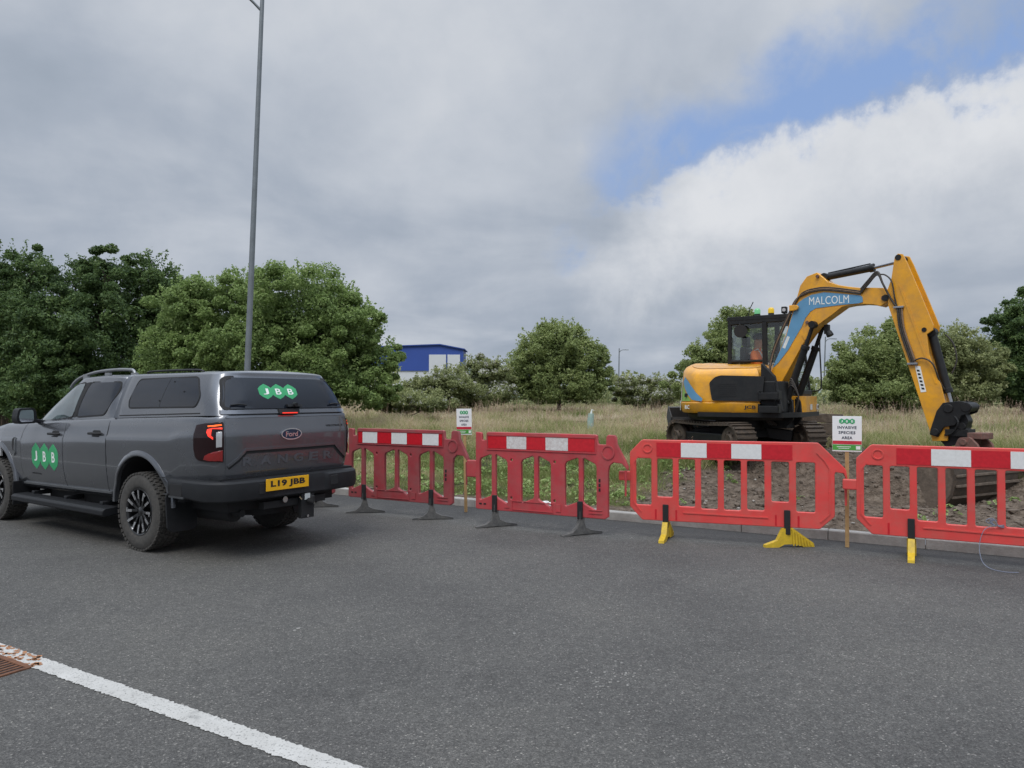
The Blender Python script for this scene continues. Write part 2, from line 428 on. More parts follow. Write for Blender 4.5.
n1 = N(nt, 'ShaderNodeTexNoise', Scale=9.0, Detail=10.0, Roughness=.7); nt.links.new(tcn.outputs['Object'], n1.inputs[0])
n2 = N(nt, 'ShaderNodeTexNoise', Scale=1.3, Detail=8.0, Roughness=.6); nt.links.new(tcn.outputs['Object'], n2.inputs[0])
n3 = N(nt, 'ShaderNodeTexVoronoi', Scale=26.0); nt.links.new(tcn.outputs['Object'], n3.inputs[0])
rs = ramp(nt, [(.28, (.045, .035, .027)), (.45, (.10, .077, .058)), (.58, (.16, .125, .096)), (.78, (.27, .225, .18))], n1.outputs['Fac'])
rg = ramp(nt, [(.3, (.035, .045, .018)), (.5, (.075, .075, .032)), (.7, (.15, .12, .065))], n2.outputs['Fac'])
mx = N(nt, 'ShaderNodeMix', data_type='RGBA'); nt.links.new(att.outputs['Fac'], mx.inputs[0])
nt.links.new(rg.outputs[0], mx.inputs[6]); nt.links.new(rs.outputs[0], mx.inputs[7]); nt.links.new(mx.outputs[2], p.inputs['Base Color'])
p.inputs['Roughness'].default_value = .95; p.inputs['Specular IOR Level'].default_value = .15
ad = N(nt, 'ShaderNodeMath', operation='ADD'); nt.links.new(n1.outputs['Fac'], ad.inputs[0]); nt.links.new(n3.outputs['Distance'], ad.inputs[1])
bp = N(nt, 'ShaderNodeBump', Strength=.9, Distance=.03); nt.links.new(ad.outputs[0], bp.inputs['Height']); nt.links.new(bp.outputs[0], p.inputs['Normal'])
tag(link_mesh('verge', me, m, smooth=180), 'rough grass verge with a strip of dug brown soil', None, kind='structure')

# asphalt
m, nt, p = node_mat('asphalt')
tcn = N(nt, 'ShaderNodeTexCoord'); O = tcn.outputs['Object']
v1 = N(nt, 'ShaderNodeTexVoronoi', Scale=125.0); nt.links.new(O, v1.inputs[0])
v2 = N(nt, 'ShaderNodeTexVoronoi', Scale=320.0); nt.links.new(O, v2.inputs[0])
big = N(nt, 'ShaderNodeTexNoise', Scale=.55, Detail=7.0, Roughness=.6); nt.links.new(O, big.inputs[0])
med = N(nt, 'ShaderNodeTexNoise', Scale=14.0, Detail=6.0, Roughness=.7); nt.links.new(O, med.inputs[0])
bw = N(nt, 'ShaderNodeSeparateColor'); nt.links.new(v1.outputs['Color'], bw.inputs[0])
bw2 = N(nt, 'ShaderNodeSeparateColor'); nt.links.new(v2.outputs['Color'], bw2.inputs[0])
r1 = ramp(nt, [(0, (.060, .058, .054)), (.5, (.089, .0865, .081)), (.88, (.114, .110, .102)), (.975, (.16, .153, .141)), (1, (.27, .255, .23))], bw.outputs[0])
r2 = ramp(nt, [(0, (.68, .68, .69)), (.7, (1.0, 1.0, 1.0)), (1, (1.35, 1.35, 1.33))], bw2.outputs[1])
r3 = ramp(nt, [(.3, (.74, .74, .755)), (.5, (1, 1, 1)), (.7, (1.2, 1.19, 1.16))], big.outputs['Fac'])
r4 = ramp(nt, [(.3, (.84, .84, .84)), (.7, (1.16, 1.16, 1.16))], med.outputs['Fac'])
def mulc(a, b):
    x = N(nt, 'ShaderNodeMix', data_type='RGBA', blend_type='MULTIPLY'); x.inputs[0].default_value = 1
    nt.links.new(a, x.inputs[6]); nt.links.new(b, x.inputs[7]); return x.outputs[2]
c_ = mulc(mulc(mulc(r1.outputs[0], r2.outputs[0]), r3.outputs[0]), r4.outputs[0])
# darker band along the kerb with an uneven edge, fading out over the road
sp = N(nt, 'ShaderNodeSeparateXYZ'); nt.links.new(O, sp.inputs[0])
def nm(op, a, b):
    n = N(nt, 'ShaderNodeMath', operation=op)
    for i, q in enumerate((a, b)):
        if isinstance(q, (int, float)): n.inputs[i].default_value = q
        else: nt.links.new(q, n.inputs[i])
    return n.outputs[0]
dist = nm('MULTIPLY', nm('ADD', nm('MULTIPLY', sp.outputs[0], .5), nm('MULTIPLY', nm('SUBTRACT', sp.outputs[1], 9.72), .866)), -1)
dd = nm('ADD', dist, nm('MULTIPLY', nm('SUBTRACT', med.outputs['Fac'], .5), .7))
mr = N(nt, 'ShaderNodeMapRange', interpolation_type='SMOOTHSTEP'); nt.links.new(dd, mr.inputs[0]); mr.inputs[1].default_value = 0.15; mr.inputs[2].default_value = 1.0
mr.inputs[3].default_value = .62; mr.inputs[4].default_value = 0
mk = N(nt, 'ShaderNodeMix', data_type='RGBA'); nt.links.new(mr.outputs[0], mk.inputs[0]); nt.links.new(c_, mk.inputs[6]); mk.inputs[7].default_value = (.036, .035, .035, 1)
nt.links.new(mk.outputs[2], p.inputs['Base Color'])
p.inputs['Roughness'].default_value = .78; p.inputs['Specular IOR Level'].default_value = .35
bp = N(nt, 'ShaderNodeBump', Strength=.8, Distance=.006); nt.links.new(v1.outputs['Distance'], bp.inputs['Height']); nt.links.new(bp.outputs[0], p.inputs['Normal'])
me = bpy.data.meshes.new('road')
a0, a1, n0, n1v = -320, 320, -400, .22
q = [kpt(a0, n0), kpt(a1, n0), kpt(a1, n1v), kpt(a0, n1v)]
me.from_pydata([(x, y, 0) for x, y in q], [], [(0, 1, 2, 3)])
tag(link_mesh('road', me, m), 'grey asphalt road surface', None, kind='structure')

# kerb stones
kb = MB(); rotk = Matrix.Rotation(R(-30), 3, 'Z')
for i in range(-60, 60):
    a = i * .915 + .3
    x, y = kpt(a + .4535, .0625)
    kb.box((x, y, .03 + random.uniform(-.003, .003)), (.912, .125, .15), rotk)
M['kerb'] = mat('kerb_concrete', (.33, .32, .30), .85, 0, .16, 4, bump=.35, bscale=60, dirt=.5, dirtcol=(.15, .14, .125))
kb.build('kerb', M['kerb'], bevel=.014, kind='structure', label='weathered pale concrete kerb')

# white line : sheet with worn ragged edges
def line_mesh(name, m, pts_a, n_c, wdt, z, rag=.004):
    vs = []; fs = []
    for i, a in enumerate(pts_a):
        for s in (-1, 1):
            x, y = kpt(a, n_c + s * (wdt / 2 + rng.normal() * rag)); vs.append((x, y, z))
    for i in range(len(pts_a) - 1): fs.append((2 * i, 2 * i + 2, 2 * i + 3, 2 * i + 1))
    me = bpy.data.meshes.new(name); me.from_pydata(vs, [], fs); return link_mesh(name, me, m)
m, nt, p = node_mat('road_line_paint')
tcn = N(nt, 'ShaderNodeTexCoord'); O = tcn.outputs['Object']
n1 = N(nt, 'ShaderNodeTexNoise', Scale=5.0, Detail=9.0, Roughness=.7); nt.links.new(O, n1.inputs[0])
n2 = N(nt, 'ShaderNodeTexNoise', Scale=110.0, Detail=3.0); nt.links.new(O, n2.inputs[0])
ra = ramp(nt, [(.25, (.20, .198, .19)), (.38, (.41, .40, .375)), (.7, (.49, .48, .455))], n1.outputs['Fac'])
rb = ramp(nt, [(.33, (.45, .45, .45)), (.43, (1, 1, 1))], n2.outputs['Fac'])
x_ = N(nt, 'ShaderNodeMix', data_type='RGBA', blend_type='MULTIPLY'); x_.inputs[0].default_value = 1
nt.links.new(ra.outputs[0], x_.inputs[6]); nt.links.new(rb.outputs[0], x_.inputs[7]); nt.links.new(x_.outputs[2], p.inputs['Base Color'])
p.inputs['Roughness'].default_value = .6
bp = N(nt, 'ShaderNodeBump', Strength=.4, Distance=.004); nt.links.new(n2.outputs['Fac'], bp.inputs['Height']); nt.links.new(bp.outputs[0], p.inputs['Normal'])
A0, NL = kan(-1.51, 3.445)
A28, _ = kan(-2.76, 4.06)
tag(line_mesh('road_line', m, np.arange(A28 - .52, 30, .012), NL, .116, .004), 'white painted line along the road edge', None, kind='structure')
tag(line_mesh('road_line', m, np.arange(-40, A28 - .53, .02), NL, .116, .004), 'white painted line along the road edge', None, kind='structure')
# rusty gully grate at the end of the line
A28, _ = kan(-2.76, 4.06)
cx_, cy_ = kpt(A28 - .27, NL - .30)
gr = empty('drain_grate', (cx_, cy_, 0), R(-30), label='rusty brown iron drain grate at the end of the white line', cat='drain grate')
M['rust'] = mat('rusty_iron', (.13, .055, .03), .85, .2, .35, 20, bump=.4, bscale=80, dirt=.5, dirtcol=(.24, .11, .05))
g = MB()
for s in (-1, 1):
    g.box((0, s * .235, .001), (.54, .03, .014)); g.box((s * .262, 0, .001), (.016, .44, .014))
g.build('grate_frame', M['rust'], gr)
g = MB()
for i in range(13): g.bar((-.245 + i * .0408, -.22, .0), (-.245 + i * .0408, .22, .0), .017, .010)
g.box((0, 0, .001), (.51, .022, .011))
g.build('grate_bars', M['rust'], gr)
g = MB(); g.add([(-.255, -.22, .0008), (.255, -.22, .0008), (.255, .22, .0008), (-.255, .22, .0008)], [(0, 1, 2, 3)]); g.build('grate_depth_shade', M['matt_black'], gr)  # flat black sheet painting the dark depth below the bars
# rust bleed and leftover paint beside the grate
M['rust_paint'] = mat('rust_stained_paint', (.42, .22, .11), .7, 0, .4, 30, dirt=.9, dirtcol=(.26, .10, .04))
g = MB()
for i in range(80):
    a = random.uniform(-.29, .27); b = random.uniform(.235, .355) if a < .2 else random.uniform(.235, .30)
    s = random.uniform(.008, .022)
    pts = [(a + s * random.uniform(.7, 1.3) * math.cos(t), b + s * .7 * random.uniform(.7, 1.3) * math.sin(t), .0062) for t in np.arange(0, 6.28, .9)]
    g.add(pts, [tuple(range(len(pts)))])
g.build('rust_stain', M['rust_paint'], gr, kind='stuff')
# pale chips of paint scattered on the asphalt
g = MB()
def chip(px, py, s):
    dpt = H0 * 711.2 / (py - 397.1); x = (px - 512) / 711.2 * dpt
    pts = [(x + s * random.uniform(.4, 1.2) * math.cos(t) * 1.4, dpt + s * random.uniform(.4, 1.2) * math.sin(t), .003) for t in np.arange(0, 6.28, .8)]
    pts2 = [(a, b, 0) for a, b, c in pts]; n = len(pts)
    g.add(pts + pts2, [tuple(range(n))] + [(i, n + i, n + (i + 1) % n, (i + 1) % n) for i in range(n)])
for i in range(40): chip(random.gauss(608, 17), random.gauss(678, 8), random.uniform(.002, .007))
for i in range(12): chip(random.gauss(585, 60), random.gauss(690, 15), random.uniform(.003, .006))
for i in range(60): chip(random.uniform(60, 1010), random.uniform(560, 765), random.uniform(.0015, .004))
chip(300, 627, .012); chip(296, 629, .008); chip(514, 632, .009)
g.build('paint_chips', M['kerb'], label='small pale chips of paint scattered on the asphalt', cat='paint chips', kind='stuff')

# ------------------------------------------------------------------ road barriers
def barrier_frame(x0, y0, x1, y1):
    d = Vector((x1 - x0, y1 - y0)); return math.atan2(d.y, d.x)
def holesA():
    hs = []
    for o in (0.0, .565, 1.125):
        hs.append([(.055 + o, .755), (.075 + o, .785), (.205 + o, .832), (.222 + o, .82), (.222 + o, .375), (.212 + o, .355), (.070 + o, .300), (.055 + o, .31)])
        hs.append([(.275 + o, .82), (.290 + o, .832), (.42 + o, .775), (.437 + o, .745), (.437 + o, .29), (.422 + o, .275), (.290 + o, .340), (.275 + o, .36)])
    return hs
def circ(u, v, r, n=12): return [(u + r * math.cos(2 * math.pi * i / n), v + r * math.sin(2 * math.pi * i / n)) for i in range(n)]
outA = [(0, .20), (.03, .19), (1.66, .19), (1.70, .215), (1.70, .70), (1.715, .76), (1.76, .80), (1.86, .79), (1.925, .72), (1.93, .76), (1.90, .82), (1.80, 1.0), (1.795, 1.065),
        (1.775, 1.09), (1.70, 1.09), (1.68, 1.07), (1.675, .985), (1.59, .985), (1.575, 1.005), (1.57, 1.08), (1.55, 1.09), (.17, 1.09), (.15, 1.075), (.145, 1.0), (.10, .99), (.085, 1.0), (.08, 1.07), (.06, 1.085), (0, 1.085)]
smallA = [circ(.49, .775, .016, 8), circ(.49, .345, .016, 8), circ(1.05, .775, .016, 8), circ(1.05, .345, .016, 8)]
meA = curve_mesh([outA] + holesA() + smallA, .024, .007)
def rr(u0, v0, u1, v1, r=.02): return rounded([(u0, v0), (u1, v0), (u1, v1), (u0, v1)], r, 4)
outB = [(0, .345), (.125, .205), (.14, .2), (1.84, .2), (1.86, .205), (1.985, .33), (1.99, .35), (1.99, .765), (2.0, .785), (2.07, .775), (2.095, .70), (2.105, .71), (2.095, .80), (2.08, .83), (1.86, 1.065), (1.84, 1.08), (.14, 1.08), (.12, 1.07), (.005, .945), (0, .93)]
hB = [rr(.065, .365, .225, .875), rr(.285, .46, .445, .875), rr(.505, .365, .67, .875), rr(.73, .35, .895, .875), rr(.955, .35, 1.12, .875), rr(1.18, .36, 1.345, .875), rr(1.41, .46, 1.575, .875), rr(1.635, .365, 1.80, .875)]
hB = [[(u, v) for u, v in h] for h in hB]
hB[-1] = rr(1.64, .365, 1.815, .875)
slots = []
for u in (.375, 1.555):
    slots += [rr(u - .115, .215, u - .095, .325, .008), rr(u + .095, .215, u + .115, .325, .008)]
meB = curve_mesh([outB] + hB, .022, .007)
def upright(o):                       # curve lies in XY, stand it up: local x along, z up, y = thickness
    o.rotation_euler = (R(90), 0, 0)
FN = lambda a, b, t: (a, t, b)
def foot(root, u, ang, m_low, m_top, kind, rz, s=1.0):
    """wedge foot whose long axis is turned by ang in world"""
    g = MB()
    c, sn = math.cos(ang - rz), math.sin(ang - rz)
    f = lambda a, b, t: (u + a * c - t * sn, a * sn + t * c - .012, b)
    if kind == 'A':
        prof = [(-.25 * s, 0), (-.25 * s, .014), (-.12 * s, .035), (-.06, .08), (-.030, .15), (-.028, .26), (.028, .26), (.030, .14), (.05, .08), (.12 * s, .048), (.27 * s, .022), (.27 * s, 0), (.1, .010), (-.1, .010)]
        g.prism(prof, f, -.03, .03)
    else:
        prof = [(-.24, 0), (-.235, .025), (-.11, .07), (-.05, .19), (.04, .20), (.26, .04), (.27, 0), (.16, .0), (.08, .03), (-.04, .03), (-.10, 0)]
        g.prism(prof, f, -.028, .028)
        for k in range(7):
            a = .05 + k * .03; h = .19 - (a - .04) * .72
            for t in (-.034, .034): g.bar(f(a, .015, t), f(a - .012, h, t), .008, .012)
    o = g.build('foot', m_low, root, smooth=30)
    g = MB(); g.box((u, -.036, .27 if kind == 'A' else .255), (.062 if kind == 'A' else .058, .028, .19 if kind == 'A' else .25))
    g.build('foot_tab', M['matt_black'], o, bevel=.005)
def panelbox(root, name, mt, u0, u1, v0, v1, y=-.0275, t=.004):
    g = MB(); g.box(((u0 + u1) / 2, y, (v0 + v1) / 2), (u1 - u0, t, v1 - v0)); return g.build(name, mt, root)
def barrierA(x0, y0, x1, y1, mt, whites, label, feet, worn=False, scale=1.0):
    rz = barrier_frame(x0, y0, x1, y1)
    root = empty('road_barrier', (x0, y0, 0), rz, label=label, cat='barrier', group='red plastic barriers along the kerb')
    L = math.hypot(x1 - x0, y1 - y0); root.scale = (L / 1.70, 1, 1.035)
    o = link_mesh('panel', meA.copy(), mt, root, smooth=35); upright(o)
    g = MB()      # recess border, ribs, bosses
    for (a, b, c, d2) in ((.16, 1.050, 1.56, 1.062), (.16, .885, 1.56, .895), (.16, .895, .17, 1.063), (1.55, .895, 1.56, 1.063)):
        g.box(((a + c) / 2, -.028, (b + d2) / 2), (c - a, .012, d2 - b))
    for (a, b, c, d2) in ((.50, .215, 1.03, .222), (.50, .31, 1.03, .317), (.50, .222, .507, .31), (1.023, .222, 1.03, .31), (.40, .23, .46, .235), (1.07, .23, 1.13, .31), (1.47, .24, 1.63, .25), (1.47, .275, 1.63, .282)):
        g.box(((a + c) / 2, -.027, (b + d2) / 2), (c - a, .010, d2 - b))
    g.lathe([(0, .078), (.010, .078), (.010, .062), (0, .062)], (1.70, -.023, .905), (0, -1, 0), 20)
    g.build('moulding', mt, root, smooth=30)
    g = MB()
    for k in range(3): g.box((1.60 + .0 * k, -.0255, .60 - k * .05), (.022, .004, .035))
    for k in (0, 1): g.box((.07 + k * .06, -.0255, .255), (.035, .004, .018))
    g.build_each('moulded_mark', M['matt_black'], root)
    g = MB(); g.box((-.06, 0, .655), (.14, .045, .20)); g.build('connector', mt, root, bevel=.012)
    g = MB(); g.cyl((1.895, 0, .72), (1.895, 0, .45), .014, .010); g.build('hinge_pin', mt, root, smooth=30)
    e = [.175] + [q for w_ in whites for q in w_] + [1.545]
    for k in range(len(e) - 1):
        if e[k + 1] - e[k] < .03: continue
        white = k % 2 == 1
        panelbox(root, 'reflective_strip', (M['refl_white_worn'] if worn else M['refl_white']) if white else M['refl_red'], e[k] + (0 if white else .002), e[k + 1] - (0 if white else .002), .905, 1.046, y=-.0262 if not white else -.0268)
    for (u, ang) in feet: foot(root, u, ang, M['foot_black'], M['foot_black'], 'A', rz)
    return root
def barrierB(x0, y0, x1, y1, bands, label, feet):
    rz = barrier_frame(x0, y0, x1, y1); mt = M['red_new']
    root = empty('road_barrier', (x0, y0, 0), rz, label=label, cat='barrier', group='red plastic barriers along the kerb')
    L = math.hypot(x1 - x0, y1 - y0); root.scale = (L / 1.99, 1, 1)
    o = link_mesh('panel', meB.copy(), mt, root, smooth=35); upright(o)
    g = MB()
    g.lathe([(0, .052), (.008, .050), (.008, .040), (0, .036)], (.185, -.0225, .985), (0, -1, 0), 20)
    def rib(pts):
        for a, b in zip(pts[:-1], pts[1:]): g.bar((a[0], -.024, a[1]), (b[0], -.024, b[1]), .012, .012, up=(0, 1, 0))
    rib([(.09, .90), (.035, .82), (.035, .40), (.12, .29)]); rib([(1.83, .98), (1.90, .90), (1.945, .82), (1.945, .36), (1.86, .27)])
    rib([(.55, .30), (1.38, .29)]); g.lathe([(0, .012), (.008, .012), (.009, .002)], (.036, -.022, .585), (0, -1, 0), 10); g.lathe([(0, .012), (.008, .012), (.009, .002)], (1.945, -.022, .585), (0, -1, 0), 10)
    g.build('moulding', mt, root, smooth=30)
    g = MB()
    for u in (.375, 1.555):
        for q in (-.105, .105): g.box((u + q, -.0235, .27), (.016, .004, .11))
    g.build_each('moulded_slot_shade', M['refl_red'], root)  # darker red boxes paint the shade of grooves that are not cut
    g = MB(); g.box((-.055, 0, .675), (.13, .04, .105)); g.build('connector', mt, root, bevel=.012)
    g = MB(); g.cyl((2.09, 0, .72), (2.09, 0, .45), .014, .010); g.build('hinge_pin', mt, root, smooth=30)
    for k in range(len(bands) - 1):
        white = k % 2 == 1
        panelbox(root, 'reflective_strip', M['refl_white'] if white else M['refl_red'], bands[k], bands[k + 1] - .003, .897, 1.052, y=-.0245, t=.005)
    for (u, ang) in feet: foot(root, u, ang, M['foot_yellow'], M['foot_black'], 'B', rz)
    return root
barrierA(-3.95, 10.75, -2.47, 9.92, M['red_old'], [(.25, .50), (.74, .99), (1.24, 1.49)], 'red barrier mostly hidden behind the rear of the grey pickup', [(.25, R(10)), (1.42, R(8))])
barrierA(-2.21, 9.70, -.73, 8.90, M['red_old'], [(.25, .50), (.74, .99), (1.24, 1.49)], 'faded red barrier with three clean white strips, next to the pickup', [(.28, R(8)), (1.38, R(8))])
barrierA(-.43, 8.66, 1.07, 7.88, M['red_old2'], [(.43, .69), (.94, 1.22)], 'red barrier with two scuffed white strips and black feet, between the two notices', [(.27, R(22)), (1.37, R(26))], worn=True)
barrierB(1.31, 7.90, 3.28, 7.25, [.28, .53, .79, 1.03, 1.32, 1.61], 'bright red barrier on yellow feet in front of the excavator tracks', [(.372, R(66)), (1.555, R(6))])
barrierB(3.43, 7.10, 5.25, 6.12, [.34, .62, .93, 1.22, 1.52, 1.80], 'bright red barrier at the right edge with a pale cord tied to it', [(.455, R(60)), (1.60, R(50))])
# yellowed toe of the second barrier's foot is part of wear; cord tied round the last barrier
g = MB()
def B4(u, v, y=-.05):
    rz = barrier_frame(3.43, 7.10, 5.25, 6.12); s = math.hypot(1.82, .98) / 1.99
    return (3.43 + u * s * math.cos(rz) - y * math.sin(rz), 7.10 + u * s * math.sin(rz) + y * math.cos(rz), v)
def smooth_path(pts, k=6):
    P_ = [Vector(p) for p in pts]; out = []
    for i in range(len(P_) - 1):
        p0, p1, p2, p3 = P_[max(i - 1, 0)], P_[i], P_[i + 1], P_[min(i + 2, len(P_) - 1)]
        for j in range(k):
            t = j / k
            out.append(.5 * ((2 * p1) + (-p0 + p2) * t + (2 * p0 - 5 * p1 + 4 * p2 - p3) * t * t + (-p0 + 3 * p1 - 3 * p2 + p3) * t ** 3))
    return out + [P_[-1]]
for k in range(3):
    g.tube(smooth_path([B4(1.06, .40 + k * .012), B4(1.10, .375, -.04), B4(1.16, .36 + k * .01, -.03), B4(1.18, .37, .04), B4(1.12, .41, .04), B4(1.06, .40 + k * .012)]), .0035, 5)
g.tube(smooth_path([B4(1.12, .38), B4(1.08, .44, -.06), B4(1.03, .41, -.05), B4(1.10, .37, -.04)]), .0035, 5)
p_ = B4(1.05, .37)
g.tube(smooth_path([B4(1.10, .38), B4(1.02, .33, -.05), B4(.985, .22, -.05), B4(.98, .12, -.08), B4(1.0, .04, -.12), B4(1.05, .008, -.2), B4(1.14, .006, -.27), B4(1.24, .006, -.24)]), .003, 5)
g.build('cord', M['cable'], smooth=60, label='pale blue cord knotted to the right hand barrier, end trailing on the asphalt', cat='cord')

# ------------------------------------------------------------------ notices on stakes
def hexagon(cx, cy, rx, ry): return [(cx + rx * math.sin(R(60 * i)), cy + ry * math.cos(R(60 * i))) for i in range(6)]
def notice(x, y, rz, lean, w_, h_, ztop, label, stake_top):
    root = empty('notice_on_stake', (x, y, 0), rz, label=label, cat='sign', group='invasive species notices')
    root.rotation_euler = (0, lean, rz)
    g = MB(); g.box((0, 0, stake_top / 2), (.038, .022, stake_top)); g.build('stake', M['wood_stake'], root, bevel=.003)
    g = MB(); g.box((0, -.0145, ztop - h_ / 2), (w_, .006, h_)); g.build('board', M['sign_white'], root, bevel=.002)
    F = lambda a, b, t=0: (a, -.0182 - t, ztop - b)
    k = h_ / .36
    g = MB(); g.prism([(-w_ / 2 + .002, .250 * k), (w_ / 2 - .002, .250 * k), (w_ / 2 - .002, .285 * k), (-w_ / 2 + .002, .285 * k)], F, 0, .0015); g.build('red_band', M['sign_red'], root)
    g = MB(); g.prism([(-w_ / 2 + .002, .290 * k), (w_ / 2 - .002, .290 * k), (w_ / 2 - .002, .345 * k), (-w_ / 2 + .002, .345 * k)], F, 0, .0015); g.build('green_band', M['sign_green'], root)
    g = MB()
    for i in (-1, 0, 1): g.prism(hexagon(i * .048 * w_ / .27, .052 * k, .028 * w_ / .27, .028 * k), F, .0005 + .0004 * i, .0015 + .0004 * i)
    g.build('emblem', M['green_vinyl'], root)
    g = MB()
    for i, c in zip((-1, 0, 1), 'JBB'): put_text(g, c, .018 * w_ / .27, .024 * k, lambda a, b, i=i: (i * .048 * w_ / .27 + a, -.0204, ztop - .064 * k + b))
    g.build('emblem_lettering', M['white_ink'], root)
    g = MB()
    for i, (t_, wd) in enumerate((('INVASIVE', .175), ('SPECIES', .155), ('AREA', .10))):
        put_text(g, t_, wd * w_ / .27, .030 * k, lambda a, b, i=i: (a, -.0188, ztop - (.130 + i * .052) * k + b), bold=.03, space=1.1)
    g.build('lettering', M['navy_ink'], root)
    g = MB(); g.box((-.03 * w_ / .27, -.0202, ztop - .311 * k), (.13 * w_ / .27, .0008, .006)); g.box((-.03 * w_ / .27, -.0202, ztop - .327 * k), (.10 * w_ / .27, .0008, .005))
    g.box((.102 * w_ / .27, -.0202, ztop - .318 * k), (.04 * w_ / .27, .0008, .034)); g.build('small_print', M['white_ink'], root)
    return root
notice(3.455, 7.36, R(-22), R(.3), .275, .365, 1.35, 'larger white notice on a pale stake between the two bright red barriers', 1.12)
notice(-.62, 9.60, R(-22), R(-1.0), .225, .35, 1.39, 'smaller white notice on a thin stake between the faded barriers', 1.15)

# ------------------------------------------------------------------ lamp posts
def lamp_post(x, y, z, h, r, lean, az, arm, label, group=None, door=True):
    root = empty('lamp_post', (x, y, z), 0, label=label, cat='lamp post', group=group)
    root.rotation_euler = (0, lean, 0)
    g = MB(); g.cyl((0, 0, -.3), (0, 0, 1.6), r * 1.15, r * 1.12, 16); g.cyl((0, 0, 1.6), (0, 0, 1.68), r * 1.12, r * .95, 16, False); g.cyl((0, 0, 1.68), (0, 0, h + .35), r * .95, r * .62, 16)
    g.build('post', M['galv'], root, smooth=40)
    c, s = math.cos(az), math.sin(az)
    g = MB(); g.tube(smooth_path([(0, 0, h - .25), (c * arm * .4, s * arm * .4, h + .08), (c * arm, s * arm, h + .16)]), r * .42, 8); g.build('bracket_arm', M['galv'], root, smooth=60)
    g = MB(); g.box((c * (arm + .28), s * (arm + .28), h + .16), (.62, .24, .10), Matrix.Rotation(az, 3, 'Z'), .8); g.build('lantern', M['galv'], root, bevel=.03)
    if door:
        g = MB(); g.box((0, -r * 1.15, .85), (r * .9, .012, .5)); g.build('access_door', M['galv'], root, bevel=.004)
    return root
lamp_post((244.5 - 512) / 711.2 * 15.6, 15.6, .3, 10.05, .070, R(1.9), R(197), 1.1, 'tall grey lamp post rising behind the grey pickup')
lamp_post(14.35, 96, .2, 7.6, .10, R(1), R(0), .7, 'distant lamp post behind the hawthorns right of the round bush', group='distant lamp posts', door=False)
lamp_post(35.0, 80, .3, 7.7, .095, R(2.2), R(0), .7, 'distant lamp post seen between the excavator cab and its dipper', group='distant lamp posts', door=False)
# ------------------------------------------------------------------ pickup truck
TR = empty('pickup_truck', (-3.205, 7.865, 0), R(146.3), label='dark grey double cab pickup with a matching rear canopy and green hexagon logos', cat='pickup')
TR.scale = (1, .955, 1)
RX, FX = .07, 3.40
def lerp_tab(x, tab):
    xs = [a for a, b in tab]; ys = [b for a, b in tab]
    return float(np.interp(x, xs, ys))
def resample(pts, n, smoothit=True):
    P_ = np.array(pts, float)
    if smoothit:
        q = []
        for i in range(len(P_) - 1):
            p0, p1, p2, p3 = P_[max(i - 1, 0)], P_[i], P_[i + 1], P_[min(i + 2, len(P_) - 1)]
            for t in np.linspace(0, 1, 12, endpoint=False):
                q.append(.5 * ((2 * p1) + (-p0 + p2) * t + (2 * p0 - 5 * p1 + 4 * p2 - p3) * t * t + (-p0 + 3 * p1 - 3 * p2 + p3) * t ** 3))
        q.append(P_[-1]); P_ = np.array(q)
    s = np.concatenate([[0], np.cumsum(np.linalg.norm(np.diff(P_, axis=0), axis=1))])
    t = np.linspace(0, s[-1], n)
    return np.stack([np.interp(t, s, P_[:, 0]), np.interp(t, s, P_[:, 1])], 1)
NB = 260
planB = resample([(-1.19, 0), (-1.188, .3), (-1.178, .6), (-1.165, .74), (-1.135, .82), (-1.06, .880), (-.92, .910), (-.7, .925), (-.3, .93), (.5, .93), (1.5, .93), (2.5, .93), (3.3, .93), (3.65, .915), (3.9, .86), (4.06, .74), (4.13, .5), (4.16, 0)], NB)
planB[0, 1] = planB[-1, 1] = 0
tg = np.gradient(planB, axis=0); tg /= np.linalg.norm(tg, axis=1)[:, None]
nrmB = np.stack([-tg[:, 1], tg[:, 0]], 1)
nrmB *= np.sign((nrmB * (planB - np.array([1.5, 0]))).sum(1))[:, None]
ZT = [(-1.19, 1.378), (-.9, 1.375), (.67, 1.33), (1.7, 1.29), (2.4, 1.25), (2.75, 1.235), (3.3, 1.205), (3.8, 1.13), (4.02, 1.02), (4.16, .90)]
ZB = [(-1.19, .74), (-.6, .62), (-.45, .50), (2.75, .45), (3.7, .42), (3.9, .30), (4.16, .30)]
INS = [(0, .12), (.05, .078), (.15, .046), (.3, .018), (.40, .008), (.50, .006), (.60, 0), (.72, 0), (.755, .003), (.79, .016), (.84, .026), (.90, .036), (.95, .050), (.98, .066), (1.0, .088)]
def insB(t, nx): return lerp_tab(t, INS) * (1 - .62 * min(1, abs(nx)) ** 2)
def surfB(i, z, eps=0.0):
    """point on the lower body, i = (float) index along the half plan"""
    i = min(max(i, 0), NB - 1.001); k = int(i); f = i - k
    p = planB[k] * (1 - f) + planB[k + 1] * f; n = nrmB[k] * (1 - f) + nrmB[k + 1] * f
    zt, zb = lerp_tab(p[0], ZT), lerp_tab(p[0], ZB)
    t = (z - zb) / (zt - zb); t = min(max(t, 0), 1)
    d = eps - insB(t, n[0])
    return Vector((p[0] + n[0] * d, p[1] + n[1] * d, z))
side_lo = int(np.argmin(abs(planB[:, 0] + .95) + (planB[:, 1] < .8) * 9))
def sideB(x, z, eps=0.0):
    xs = planB[side_lo:, 0]; i = side_lo + float(np.interp(x, xs, np.arange(len(xs)))); return surfB(i, z, eps)
def rearB(y, z, eps=0.0):
    ys = planB[:side_lo, 1]; i = float(np.interp(abs(y), ys, np.arange(len(ys)))); v = surfB(i, z, eps)
    return Vector((v.x, math.copysign(v.y, y) if y else 0, z))
